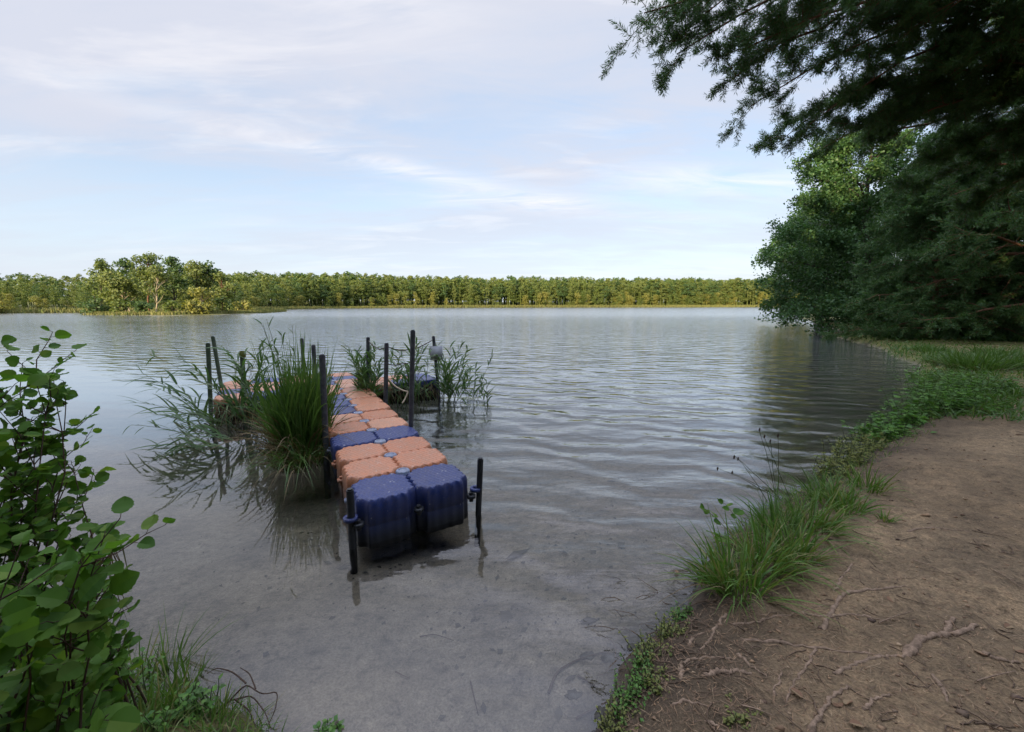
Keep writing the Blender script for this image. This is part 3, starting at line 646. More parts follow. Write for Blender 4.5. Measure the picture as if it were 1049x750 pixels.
for i, (x, y, h, lab) in enumerate(UND):
    broadleaf('shore_shrub', lab, on(x, y), h, h * .62, 50 + i, (), 8, .16, .2, 14, .05, 'shrubs under the trees', cat='shrub', trunk_r=.06, nsec=9)
# wood behind the photographer: it shades the near shore
def woodland():
    r = np.random.default_rng(91); T = Geo()
    v = []
    for k in range(270):
        x, y = r.uniform(-75, 75), r.uniform(-40, -6)
        if abs(x) < 4 and y > -9: y -= 4
        H = r.uniform(16, 23); z = hz(x, y); c, sz = [], []
        tube(T, curve3((x, y, z - .3), (x + r.normal() * .5, y, z + H * .9), 0, 6, .01, r), np.linspace(.2, .06, 6), 6)
        for m in range(15):
            t = r.uniform(.04, 1); an = r.uniform(0, 6.28); w = 2.6 * (1.1 - t) + .4; c.append(np.array([x + math.cos(an) * w, y + math.sin(an) * w, z + H * t])); sz.append(r.uniform(1.2, 2.0))
        clump_crown(T, r, c, sz, 14, .95, .7)
    tag(T.build('woodland', M['tree_leaf']), 'pine wood behind the lake bank', 'woodland', kind='stuff')
woodland()

# ------------------------------------------------------------------ floating dock of plastic cubes
YAW = .5189; DOCK = np.array([-.8162, 3.3607, 0.]); DZ = .384
def dk(u, v, z=0.):
    c, s = math.cos(YAW), math.sin(YAW); return np.array([DOCK[0] + u * c - v * s, DOCK[1] + u * s + v * c, z])
def cube_outline(A):
    h = .249; cc = .075; pts = []
    m = 30
    for sd in range(4):
        for k in range(m):
            t = -1 + 2 * (k + .5) / m; x = t * (h - cc); amp = A * math.sin((t + 1) * 4 * math.pi * 1.0) * min(1, (1 - abs(t)) * 6)
            p = np.array([x, -h + amp if sd in (0, 3) else -h - amp])
            a = sd * math.pi / 2; pts.append([p[0] * math.cos(a) - p[1] * math.sin(a), p[0] * math.sin(a) + p[1] * math.cos(a)])
        for k in range(1, 6):                                           # concave corner round the pin
            b = math.pi - k / 6 * math.pi / 2 ; q = np.array([h, -h]) + cc * np.array([math.cos(b), math.sin(b)])
            a = sd * math.pi / 2; pts.append([q[0] * math.cos(a) - q[1] * math.sin(a), q[0] * math.sin(a) + q[1] * math.cos(a)])
    return np.array(pts)
OUT, OUT2 = cube_outline(.012), cube_outline(.0035)
def cube_mesh(mat):
    g = Geo(); prof = [(.96, -.05), (.985, -.04), (1, -.03), (1, .14), (.985, .15), (.985, .165), (1, .175), (1, .285), (1, .310), (.990, .342), (.965, .366), (.93, .380), (.885, .384)]
    n = len(OUT); V = np.concatenate([np.column_stack([(OUT if z > .32 else OUT2) * s, np.full(n, z)]) for s, z in prof])
    i, j = np.meshgrid(np.arange(len(prof) - 1), np.arange(n), indexing='ij'); k = (j + 1) % n
    g.add(V, np.stack([i * n + j, i * n + k, (i + 1) * n + k, (i + 1) * n + j], -1).reshape(-1, 4))
    g.add(V[-n:], np.arange(n)[None]); g.add(V[:n], np.arange(n)[::-1][None])
    return g.mesh('float_cube', mat, False)
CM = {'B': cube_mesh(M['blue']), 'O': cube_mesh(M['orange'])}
dock = thing('floating_dock', 'floating dock of blue and orange plastic cubes with two side arms', 'dock', DOCK, YAW)
rows_l, rows_r = 'BOOBOOBBBOOBBO', 'BOOBOOOOOOOOBO'
cells = [(-.25, k * .5 + .25, c) for k, c in enumerate(rows_l)] + [(.25, k * .5 + .25, c) for k, c in enumerate(rows_r)]
for k, c3 in zip(range(10, 14), ('BBO', 'BOB', 'OOO', 'OBO')):
    cells += [(-.75 - .5 * i, k * .5 + .25, c) for i, c in enumerate(c3)]
for k, c3 in zip(range(10, 12), ('OBB', 'OOB')):
    cells += [(.75 + .5 * i, k * .5 + .25, c) for i, c in enumerate(c3)]
rd = random.Random(4)
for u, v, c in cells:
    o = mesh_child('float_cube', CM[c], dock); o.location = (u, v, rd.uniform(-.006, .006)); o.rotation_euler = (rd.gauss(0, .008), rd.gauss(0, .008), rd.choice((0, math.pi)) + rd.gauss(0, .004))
    if abs(u) < .3 and v < 1.8: tag(o, ('blue' if c == 'B' else 'faded orange') + ' ribbed plastic float')
occ = {(round(u * 4), round(v * 4)) for u, v, c in cells}
nodes = {(iu, iv) for (a, b) in occ for iu in (a - 1, a + 1) for iv in (b - 1, b + 1)}
capg = Geo()
for kk, (rr_, z0) in enumerate([(.066, .352), (.068, .366), (.062, .378), (.040, .381)]): pass
n = 24; aa = np.arange(n) / n * 2 * np.pi
prof = [(.068, .30), (.068, .370), (.060, .381), (.042, .383), (.040, .376), (.012, .376)]
V = np.concatenate([np.column_stack([np.cos(aa) * q, np.sin(aa) * q, np.full(n, z)]) for q, z in prof]); i, j = np.meshgrid(np.arange(len(prof) - 1), np.arange(n), indexing='ij'); k = (j + 1) % n
capg.add(V, np.stack([i * n + j, i * n + k, (i + 1) * n + k, (i + 1) * n + j], -1).reshape(-1, 4)); capg.add(V[-n:], np.arange(n)[None])
CAP = capg.mesh('connector_cap', M['cap'])
lug = Geo(); prof = [(.030, .10), (.052, .10), (.052, .26), (.030, .26)]
for (q0, q1, z0, z1) in [(.012, .042, .185, .215)]:
    P2 = [(q0, z0), (q1, z0), (q1, z1), (q0, z1), (q0, z0)]
    V = np.concatenate([np.column_stack([np.cos(aa) * q, np.sin(aa) * q, np.full(n, z)]) for q, z in P2]); i, j = np.meshgrid(np.arange(4), np.arange(n), indexing='ij'); k = (j + 1) % n
    lug.add(V, np.stack([i * n + j, i * n + k, (i + 1) * n + k, (i + 1) * n + j], -1).reshape(-1, 4))
tube(lug, [(0, 0, .15), (0, 0, .24)], .020, 10)
LUG = {c: lug.mesh('connector_lug', M[m]) for c, m in (('g', 'cap'), ('b', 'blue'), ('o', 'orange'), ('k', 'blackpipe'))}
for (iu, iv) in sorted(nodes):
    full = all((iu + a, iv + b) in occ for a in (-1, 1) for b in (-1, 1))
    if full:
        o = mesh_child('connector_cap', CAP, dock); o.location = (iu * .25, iv * .25, rd.uniform(-.003, .004))
    elif rd.random() < .9:
        o = mesh_child('connector_lug', LUG[rd.choice('gbo' if abs(iu) == 2 and iv > 0 else 'kk')], dock); o.location = (iu * .25, iv * .25, rd.uniform(-.01, .01))
def post(name, label, u, v, top, rad, mat, lean=(0, 0), ring=False, foot=None, cat='post', grp='mooring posts round the dock', P=None):
    b = dk(u, v) if P is None else np.asarray(P, float); zb = hz(b[0], b[1]) - .15
    o = thing(name, label, cat, (b[0], b[1], zb), 0, grp); g = Geo(); h = top - zb
    e = np.array([lean[0], lean[1], h]); path = np.linspace((0, 0, 0), e, 6); tube(g, path, rad, 14)
    tube(g, [e + [0, 0, .001], e + [0, 0, .012]], rad * .72, 12)
    g.build('pole', mat, o, True)
    return o, b, e
def collar(o, z, rad, mat, h=.03, name='bracket_ring'):
    g = Geo(); nn = 18; a = np.arange(nn) / nn * 2 * np.pi
    for q0, q1, z0, z1 in [(rad, rad * 1.9, z, z + h)]:
        P2 = [(q0, z0), (q1, z0), (q1, z1), (q0, z1), (q0, z0)]
        V = np.concatenate([np.column_stack([np.cos(a) * q, np.sin(a) * q, np.full(nn, zz)]) for q, zz in P2]); i, j = np.meshgrid(np.arange(4), np.arange(nn), indexing='ij'); k = (j + 1) % nn
        g.add(V, np.stack([i * nn + j, i * nn + k, (i + 1) * nn + k, (i + 1) * nn + j], -1).reshape(-1, 4))
    g.build(name, mat, o)
# (label, foot px, water/deck z there, top px, radius)
def post_px(label, fx, fy, fz, tx, ty, rad, mat, name='mooring_post', grp='mooring posts round the dock', cat='post'):
    B = gz(fx, fy, fz); T = gy(tx, ty, B[1]); zb = hz(B[0], B[1]) - .15
    k = (B[2] - zb) / max(.2, T[2] - B[2]); lean = (T[0] - B[0]) * (1 + k)
    return post(name, label, 0, 0, T[2], rad, mat, (lean, 0), P=(B[0] - (T[0] - B[0]) * k, B[1], 0), grp=grp, cat=cat)
p6 = post_px('tall dark post against the grass tussock, left dock edge', 334.5, 475, 0, 330, 364, .036, M['post'])
p9 = post_px('tallest post, dark and slim, on the right dock edge', 421, 437, .384, 423, 339, .032, M['post'])
p5 = post_px('rust-topped post behind the tussock at the left arm\'s inner corner', 324, 402, .384, 321, 354, .036, M['post'])
p4 = post_px('short visible post behind the tussock, farthest back on the left side', 312, 386, .384, 309, 347, .036, M['post'])
p1 = post_px('greenish post at the outer front corner of the left arm', 216, 420, .2, 213, 352, .034, M['post_green'])
p2 = post_px('slanting greenish post at the back of the left arm', 227, 397, .384, 218, 345, .034, M['post_green'])
p3 = post_px('moss-capped post halfway along the left arm\'s front', 250, 408, .384, 248, 360, .036, M['post_green'])
p7 = post_px('post wrapped in reeds at the right arm\'s inner corner', 377, 396, .384, 377, 346, .036, M['post'])
p8 = post_px('thick grey post between the reeds and the tallest post', 395, 415, .2, 396, 352, .038, M['post'])
p11 = post('mooring_post', 'short black pipe at the dock\'s near left corner', -.555, .03, .50, .030, M['blackpipe'], (.01, 0))[0]; collar(p11, .24 - p11.location.z, .030, M['blue'])
p12 = post('mooring_post', 'slightly bent black pipe at the dock\'s near right corner', .555, .02, .55, .028, M['blackpipe'], (.05, 0))[0]; collar(p12, .24 - p12.location.z, .028, M['blue'])
# moss cap on one post
g = Geo(); e = p3[2]; tube(g, [e + [0, 0, -.10], e + [0, 0, -.05], e + [0, 0, .01]], np.array([.045, .06, .035]), 10); g.build('moss_cap', M['herb_yellow'], p3[0])
# signpost behind the right arm
sgn, sb, se = post_px('grey post with a pale blank board at the right arm\'s outer corner', 449, 398, .2, 444, 345, .034, M['post'], 'signpost', None, 'signpost')
g = Geo(); w_, h_, d_ = .13, .145, .008
c0 = se + np.array([.06, -.05, -.34]); bx = np.array([[x, y, z] for x in (-w_, w_) for y in (-d_, d_) for z in (-h_, h_)]) + c0
g.add(bx, np.array([[0, 1, 3, 2], [4, 6, 7, 5], [0, 4, 5, 1], [2, 3, 7, 6], [0, 2, 6, 4], [1, 5, 7, 3]])); g.build('board', M['board'], sgn)
def rope(label, pts, mat, rad=.008, sag=-.12):
    g = Geo()
    for a, b in zip(pts[:-1], pts[1:]): tube(g, curve3(a, b, sag, 10, .01), rad, 6)
    tag(g.build('rope', M[mat], smooth=True), label, 'rope')
def topof(p, dz=-.05): return np.asarray(p[1] * [1, 1, 0]) + np.array([p[0].location.x - p[1][0], p[0].location.y - p[1][1], p[0].location.z]) + p[2] + [0, 0, dz]
rope('dark slack rope strung from the reed-wrapped post to the signpost', [topof(p7), topof(p8), topof((sgn, sb, se))], 'rope_dark', .010, -.09)
rope('frayed pale rope hanging from the thick grey post to the tallest post', [topof(p8, -.62), gy(418, 401, 7.0), gy(412, 413, 6.9)], 'rope', .013, -.12)
rope('dark rope looped low between the thick grey post and the right arm', [topof(p8, -.35), gy(412, 372, 7.4), gy(432, 366, 7.8)], 'rope_dark', .009, -.1)

# ------------------------------------------------------------------ reeds, sedges and hanging growth round the dock
def reed_clump(label, roots, tips, seed, leafn=11, leafL=.34, grp='reeds round the dock', width=.02, lw=.006):
    """each reed a bent stalk with long alternating leaves; roots / tips are world points"""
    r = np.random.default_rng(seed); c = np.mean(roots, 0); o = thing('reed_clump', label, 'reeds', (c[0], c[1], -.1), 0, grp); off = np.array([c[0], c[1], -.1])
    st = Geo(); lf = Geo(); LB, LD, LL = [], [], []
    for a, b in zip(roots, tips):
        a, b = np.asarray(a) - off, np.asarray(b) - off; L = np.linalg.norm(b - a)
        mid = a + (b - a) * .45 + np.array([0, 0, .16 * L * min(1., np.linalg.norm((b - a)[:2]) / L * 1.3)])
        t = np.linspace(0, 1, 10)[:, None]; P = a * (1 - t) ** 2 + 2 * mid * t * (1 - t) + b * t ** 2
        tube(st, P, np.linspace(lw, lw * .35, 10), 5, False)
        for k in range(leafn):
            f = .28 + .72 * (k + r.uniform(0, 1)) / leafn; i = min(8, int(f * 9)); q = P[i] + (P[i + 1] - P[i]) * (f * 9 - i); ax = nrm(P[i + 1] - P[i])
            LB.append(q); LD.append(nrm(ax * r.uniform(.7, 1.3) + perp(ax[None], r)[0] * r.uniform(.4, .8))); LL.append(leafL * r.uniform(.6, 1.2) * (1.1 - .4 * f))
    n = len(LB); blades(lf, np.array(LB), np.array(LD), np.array(LL), width * r.uniform(.7, 1.3, n), r.uniform(.15, .6, n), 5, r=r)
    st.build('stalks', M['stem'], o, True); lf.build('leaves', M['reed'], o)
def spread(n, seed, root_box, tip_box, Yr):
    """n reeds whose feet and tips fall in the two picture boxes at the given distances"""
    r = np.random.default_rng(seed); ro, ti = [], []
    for k in range(n):
        t = r.uniform(); Y = r.uniform(*Yr)
        fx, fy = r.uniform(root_box[0], root_box[2]), r.uniform(root_box[1], root_box[3])
        a = gy(fx, fy, Y); a[2] = min(a[2], -.15); b = gy(root_box[0] + (fx - root_box[0]) * .3 + r.uniform(tip_box[0], tip_box[2]) - root_box[0] * .3 - (root_box[0] * .7 if False else 0) if False else r.uniform(tip_box[0], tip_box[2]), r.uniform(tip_box[1], tip_box[3]), Y + r.uniform(-.5, .3))
        ro.append(a); ti.append(b)
    return ro, ti
ro, ti = spread(11, 1, (222, 425, 275, 450), (128, 362, 215, 440), (6.0, 6.6)); reed_clump('reeds leaning far out over the water left of the dock', ro, ti, 11, 14, .52, width=.028)
ro, ti = spread(7, 2, (215, 440, 262, 455), (122, 415, 205, 462), (5.2, 5.9)); reed_clump('low reeds bent almost to the water left of the left arm', ro, ti, 12, 12, .46, width=.026)
ro, ti = spread(13, 3, (235, 430, 285, 455), (228, 345, 300, 375), (6.0, 7.0)); reed_clump('upright reeds between the left arm\'s posts and the tussock', ro, ti, 13, 12, .46, width=.026)
ro, ti = spread(22, 4, (366, 396, 386, 412), (356, 348, 392, 382), (7.4, 8.0)); reed_clump('bushy reeds round the post at the right arm\'s inner corner', ro, ti, 14, 18, .40, width=.026)
ro, ti = spread(16, 5, (392, 392, 440, 412), (398, 345, 442, 380), (7.6, 8.4)); reed_clump('loose reeds on the right arm between thick post and signpost', ro, ti, 15, 13, .42, width=.026)
ro, ti = spread(16, 6, (448, 398, 470, 420), (440, 350, 480, 395), (8.0, 8.8)); reed_clump('reeds in front of the signpost board', ro, ti, 16, 15, .44, width=.028)
ro, ti = spread(16, 7, (462, 405, 500, 425), (468, 362, 518, 405), (7.6, 8.8)); reed_clump('thin sparse reeds farthest right in open water', ro, ti, 17, 8, .34, width=.024, lw=.005)
ro, ti = spread(5, 8, (300, 440, 330, 460), (262, 322, 305, 350), (5.2, 5.7)); reed_clump('few tall reed stalks rising above the grass tussock', ro, ti, 18, 5, .25)
def tuft(name, label, base, n, h, rad, mat, seed, tilt=.45, width=.008, droop=(.1, .6), cat='grass tuft', grp=None, seg=5, dead=0., wild=.12):
    if n * dead < 16: dead = 0.
    r = np.random.default_rng(seed); b = np.asarray(base, float); o = thing(name, label, cat, b, 0, grp)
    a = r.uniform(0, 6.28, n); q = rad * np.sqrt(r.uniform(0, 1, n)); out = np.stack([np.cos(a), np.sin(a), np.zeros(n)], 1)
    tl = np.abs(r.normal(size=n)) * tilt * (.4 + q / rad)
    d = nrm(out * tl[:, None] + np.array([0, 0, 1.]) + r.normal(size=(n, 3)) * wild)
    L = h * r.uniform(.45, 1.1, n); P = out * q[:, None] + np.array([0, 0, -.03])
    k = r.uniform(size=n) < dead; g = Geo()
    blades(g, P[~k], d[~k], L[~k], width * r.uniform(.6, 1.3, n)[~k], r.uniform(*droop, n)[~k], seg, r=r); g.build('blades', mat, o)
    if k.sum():
        g2 = Geo(); blades(g2, P[k], nrm(d[k] + out[k] * .3), L[k] * .9, width * .8, r.uniform(.4, 1., k.sum()), seg, r=r); g2.build('dead_blades', M['straw'], o)
    return o
tuft('sedge_tussock', 'big arching sedge tussock against the left dock edge', gz(311, 468, .02), 1150, 1.62, .26, M['sedge'], 400, .03, .017, (.0, .5), 'sedge tussock', None, 8, .12, .085)
tuft('sedge_tussock', 'smaller sedge tussock tucked under the left arm beside the big one', gz(292, 452, .0), 260, .95, .2, M['sedge'], 401, .08, .013, (.1, .8), 'sedge tussock', None, 7, .25, .1)
tuft('sedge_tussock', 'low drooping skirt of sedge leaves at the big tussock\'s foot', gz(309, 474, .02), 420, .95, .30, M['sedge'], 402, .16, .012, (.5, 1.2), 'sedge tussock', None, 7, .45, .16)
def fringe(label, u0, u1, v, n, seed, h=(.15, .55)):
    r = np.random.default_rng(seed); c = dk((u0 + u1) / 2, v, .36); o = thing('hanging_growth', label, 'dead growth', c, 0, None); g = Geo(); gg = Geo()
    u = r.uniform(u0, u1, n); P = np.array([dk(a, v - r.uniform(.0, .06), .36 - r.uniform(0, .28)) for a in u]) - c
    f = nrm(dk(0, -1) - dk(0, 0)); d = nrm(f[None] * r.uniform(.2, .9, (n, 1)) + r.normal(size=(n, 3)) * .5 + np.array([0, 0, -.15]))
    m = r.uniform(size=n) < .62
    blades(g, P[m], d[m], r.uniform(*h, n)[m] * .7, .010, r.uniform(.5, 1.0, n)[m], 4, r=r); blades(gg, P[~m], d[~m], r.uniform(*h, n)[~m], .010, r.uniform(.4, .9, n)[~m], 4, r=r)
    g.build('dead_blades', M['straw'], o); gg.build('green_blades', M['sedge'], o)
    k = Geo(); r2 = np.random.default_rng(seed + 1)
    for q in range(26):
        a = r2.uniform(u0, u1); tube(k, curve3(dk(a, v - .02, .3) - c, dk(a + r2.normal() * .06, v - r2.uniform(.03, .1), -.05) - c, 0, 5, .04, r2), r2.uniform(.008, .02), 5, False)
    k.build('roots', M['twig'], o)
fringe('dead brown grass hanging down the front of the left arm', -1.98, -.6, 5.0, 420, 71)
fringe('dark roots and dead stalks hanging down the front of the right arm', .6, 1.98, 5.0, 260, 73, (.1, .35))

# ------------------------------------------------------------------ right bank plants
BT = [  # px foot, py foot, n, height, radius, label, mat
    (757, 604, 260, .52, .13, 'bright sedge clump nearest the camera at the water\'s edge', 'grass'),
    (733, 597, 170, .38, .10, 'low spreading grass clump spilling into the water', 'grass'),
    (782, 580, 230, .50, .12, 'dense green grass clump in the middle of the tussock row', 'grass'),
    (815, 572, 190, .42, .10, 'upright grass clump on the land side of the tussock row', 'grass'),
    (798, 548, 200, .52, .12, 'tall grass clump behind the middle clump, by the rushes', 'sedge'),
    (832, 540, 200, .44, .14, 'broad grass clump where the row meets bare sand', 'grass'),
    (866, 524, 180, .40, .12, 'right-hand clump of the tussock row, leaning over sand', 'grass'),
    (846, 512, 160, .42, .14, 'grass clump on the lake side near the row\'s far end', 'sedge'),
    (888, 500, 120, .36, .14, 'far end clump of the tussock row', 'grass'),
    (907, 533, 36, .18, .04, 'small lone grass sprig on bare sand', 'grass'),
]
for i, (px, py, n, h, rad, lab, m) in enumerate(BT):
    tuft('grass_tuft', lab, on_px(px, py, .15), int(n * .85), h * 1.05, rad, M[m], 500 + i, .42, .0085, (.1, .8), 'grass tuft', 'grass tufts on the bank edge', 6, .10)
FT = [(998, 378, 300, .75, .55, 'tall dark grass clump at the right edge beyond the leafy plants'), (1035, 376, 300, .7, .55, 'grass clump cut by the right picture edge'), (968, 372, 220, .55, .45, 'waterside grass clump beyond the leafy plants'),
      (955, 360, 160, .4, .5, 'low grass clump by the small sandy landing'), (1020, 364, 200, .5, .6, 'grass clump halfway to the dark pines')]
for i, (px, py, n, h, rad, lab) in enumerate(FT):
    tuft('grass_tuft', lab, on_px(px, py, .35), n * 2, h, rad, M['sedge'], 530 + i, .4, .016, (.1, .6), 'grass tuft', 'grass tufts along the far bank', 4, .1)
def herb(name, label, base, n, h, rad, leafL, mat, seed, cat='leafy plant', grp=None, per=8):
    r = np.random.default_rng(seed); b = np.asarray(base, float); o = thing(name, label, cat, b, 0, grp); st = Geo(); lf = Geo(); P, D, Nn = [], [], []
    for k in range(n):
        a = r.uniform(0, 6.28); q = rad * math.sqrt(r.uniform()); p0 = np.array([math.cos(a) * q, math.sin(a) * q, -.03]); p1 = p0 + np.array([r.normal() * .25 * h, r.normal() * .25 * h, h * r.uniform(.5, 1.1)])
        C = curve3(p0, p1, 0, 5, .04, r); tube(st, C, np.linspace(.0035, .0015, 5), 4, False)
        for m in range(per):
            f = .25 + .75 * (m + r.uniform()) / per; i = min(3, int(f * 4)); w = C[i] + (C[i + 1] - C[i]) * (f * 4 - i); an = r.uniform(0, 6.28)
            P.append(w); D.append([math.cos(an), math.sin(an), r.uniform(-.35, .35)]); Nn.append([r.normal() * .3, r.normal() * .3, 1])
    P, D, Nn = np.array(P), nrm(np.array(D)), nrm(np.array(Nn)); L = leafL * r.uniform(.6, 1.3, len(P)); quads(lf, P, D, Nn, L, L * .62, .15)
    st.build('stalks', M['stem'], o); lf.build('leaves', M[mat], o); return o
HB = [(905, 452, .30, .35, 'low leafy plant patch on the bank lip just past the yellow herbs'), (925, 440, .36, .4, 'leafy plants hanging over the water beside the sand'), (945, 425, .42, .45, 'bright leafy plants in the middle of the bank\'s green fringe'),
      (965, 410, .45, .5, 'tall leafy plants at the widest part of the green fringe'), (985, 420, .40, .5, 'leafy plants on the sand side of the green fringe'), (960, 396, .45, .6, 'leafy plants at the water edge before the far grass'), (1005, 402, .4, .6, 'leafy plants behind the patch of red-brown earth')]
for i, (px, py, h, rad, lab) in enumerate(HB):
    herb('leafy_plant', lab, on_px(px, py, .3), 60, h, rad, .085, 'herb', 600 + i, 'leafy plant', 'leafy plants along the bank', 9)
for i, (px, py, h, rad, lab) in enumerate([(868, 478, .34, .22, 'yellowish wispy herb between the grass row and the leafy plants'), (884, 466, .34, .25, 'yellow-green herb at the water behind the grass row'), (850, 488, .25, .2, 'small yellowing herb at the lake side of the grass row')]):
    herb('yellow_herb', lab, on_px(px, py, .15), 46, h, rad, .045, 'herb_yellow', 640 + i, 'herb', 'yellowing herbs', 10)
for i, (px, py, h, rad, m, lab) in enumerate([(668, 672, .12, .09, 'herb_yellow', 'small yellow-green cress at the water below the bank'), (655, 695, .13, .08, 'herb', 'bright cress on the dark bank foot'), (640, 722, .12, .08, 'herb', 'small green herb low on the bank foot'), (688, 650, .12, .07, 'herb_yellow', 'yellowish herb just below the nearest sedge clump'),
    (636, 744, .10, .08, 'herb_yellow', 'mossy yellow-green herb at the lowest bank corner'), (700, 632, .10, .07, 'herb', 'green herb tucked under the nearest sedge clump'), (676, 700, .07, .07, 'herb_yellow', 'flat yellow-green moss plant up on the dark earth'), (760, 735, .05, .07, 'herb_yellow', 'olive moss patch at the bottom of the bank')]):
    herb('bank_cress', lab, on_px(px, py, .06), 36, h, rad, .017, m, 660 + i, 'herb', 'cress at the bank foot', 9)
# rushes with dark seed heads
rb = on_px(800, 512, .1); o = thing('rush_stems', 'thin rush stalks with dark seed heads above the grass row', 'rush', rb); st, sd_ = Geo(), Geo()
for tx, ty in [(778, 440), (783, 447), (789, 452), (752, 468), (756, 470), (750, 484), (735, 480), (797, 446)]:
    e = gy(tx, ty, rb[1] + rng.uniform(-.15, .15)) - rb; tube(st, curve3((rng.normal() * .05, rng.normal() * .05, -.02), e, .03, 7, .008), np.linspace(.0035, .0018, 7), 5); tube(sd_, [e + [0, 0, -.02], e, e + [.004, 0, .018]], np.array([.005, .009, .003]), 7)
st.build('stalks', M['stem'], o); sd_.build('seed_heads', M['seed'], o)
def sapling(name, label, base, tips, leafL, seed, nleaf=9, mat='alder_leaf', cat='shrub', rad=.006, grp=None, start=.3, side=True, tws=.2):
    """alder shoots: tips are world points; leaves alternate along each shoot and its side twigs"""
    r = np.random.default_rng(seed); b = np.asarray(base, float); o = thing(name, label, cat, b, 0, grp); st = Geo(); lf = Geo(); P, D, Nn, LL = [], [], [], []
    for tip in tips:
        e = np.asarray(tip, float) - b; p0 = np.array([r.normal() * .06, r.normal() * .06, -.05]); L = np.linalg.norm(e - p0)
        bow = np.array([r.normal() * .05, r.normal() * .05, .08]) * L; C = curve3(p0, e, 0, 10, .015, r, bow); tube(st, C, np.linspace(rad, rad * .25, 10), 6, False)
        tw = [(C, start, nleaf)]
        if side:
            for k in range(int(4 + L * 4)):
                f = r.uniform(.3, .92); i = min(8, int(f * 9)); q = C[i]; ax = nrm(C[i + 1] - C[i]); d = nrm(ax * .7 + perp(ax[None], r)[0] * .8 + [0, 0, .2]); T = curve3(q, q + d * L * r.uniform(.6, 1.4) * tws, -.04, 6, .03, r); tube(st, T, np.linspace(rad * .5, rad * .2, 6), 4, False); tw.append((T, .2, max(4, int(nleaf * .6))))
        for Q, s0, n in tw:
            m = len(Q) - 1
            for k in range(n):
                f = s0 + (1 - s0) * (k + 1) / n; i = min(m - 1, int(f * m)); q = Q[i] + (Q[i + 1] - Q[i]) * (f * m - i); ax = nrm(Q[i + 1] - Q[i]); sd = nrm(np.cross(ax, [0.1, .1, 1.])) * (1 if k % 2 else -1)
                d = nrm(ax * .5 + sd * r.uniform(.5, 1.1) + r.normal(size=3) * .25 + [0, 0, -.1]); pet = q + d * .014
                P.append(pet); D.append(d); Nn.append(nrm(np.array([0, -.35, .9]) + r.normal(size=3) * .62)); LL.append(leafL * min(1.45, math.exp(r.normal() * .34)))
                tube(st, [q, pet], .0011, 3, False)
    round_leaves(lf, np.array(P), np.array(D), np.array(Nn), np.array(LL), .85, r)
    st.build('stems', M['twig'], o, True); lf.build('leaves', M['alder_leaf'] if mat == 'alder_leaf' else M[mat], o); return o
sapling('alder_seedling', 'small alder seedling with round leaves at the grass row\'s water side', on_px(762, 560, .08), [gy(722, 522, 3.1), gy(738, 512, 3.2), gy(728, 545, 3.0), gy(745, 552, 3.0)], .065, 700, 6, rad=.004, side=False, start=.5)
# ------------------------------------------------------------------ left foreground: alder shrub, grasses
ab = on(-1.36, .98)
sapling('alder_shrub', 'broad-leaved alder shrub filling the near left corner', ab, [gy(120, 532, 1.02), gy(104, 556, 1.0), gy(15, 560, .9), gy(60, 590, .95), gy(85, 600, .98), gy(40, 635, .9), gy(92, 650, 1.1), gy(15, 665, .95), gy(60, 675, .95)], .050, 710, 7, rad=.005, start=.5, tws=.12)
ab2 = on(-2.15, 1.45)
sapling('alder_shrub', 'slender young alder behind, tips rising to the waterline left', ab2, [gy(-6, 348, 1.7), gy(8, 356, 1.7), gy(28, 368, 1.7), gy(58, 380, 1.75), gy(70, 392, 1.75), gy(20, 395, 1.6), gy(52, 408, 1.75), gy(40, 432, 1.65), gy(5, 420, 1.6), gy(10, 450, 1.55), gy(30, 480, 1.6), gy(80, 495, 1.75), gy(55, 520, 1.6), gy(5, 510, 1.5), gy(62, 470, 1.7)], .045, 720, 12, rad=.005, start=.3, tws=.11)
ab3 = on(-1.75, 1.5)
sapling('alder_shrub', 'low dense alder growth at the left shrub\'s foot', ab3, [gy(20, 560, 1.5), gy(70, 560, 1.55), gy(95, 590, 1.5), gy(50, 600, 1.45), gy(10, 640, 1.4), gy(105, 650, 1.5), gy(70, 640, 1.45), gy(30, 680, 1.4), gy(90, 690, 1.5), gy(55, 670, 1.45), gy(115, 690, 1.55), gy(15, 600, 1.4), gy(80, 610, 1.5), gy(40, 640, 1.4)], .044, 730, 7, rad=.005, start=.15, tws=.16)
# drooping old reed leaves bent over beside the shrub
bb = on_px(85, 640, .1); o = thing('bent_reed_leaves', 'bent brownish reed leaves drooping beside the alder shrub', 'reed leaves', bb); g = Geo(); r = np.random.default_rng(5)
for k in range(11):
    a = gy(60 + r.uniform(-15, 25), 640 + r.uniform(-10, 20), 1.9) - bb; m = gy(100 + r.uniform(-10, 25), 548 + r.uniform(-15, 25), 1.9) - bb; e = gy(118 + r.uniform(-22, 16), 620 + r.uniform(-35, 30), 1.9) - bb
    t = np.linspace(0, 1, 8)[:, None]; Pm = np.where(t < .6, a + (m - a) * t / .6, m + (e - m) * (t - .6) / .4); s = nrm(np.array([1, .3, .2]) + r.normal(size=3) * .4) * .010 * (1.05 - t)
    V = np.stack([Pm - s, Pm + s], 1).reshape(-1, 3); q = np.arange(7) * 2; g.add(V, np.stack([q, q + 1, q + 3, q + 2], 1))
g.build('blades', M['straw'], o); 
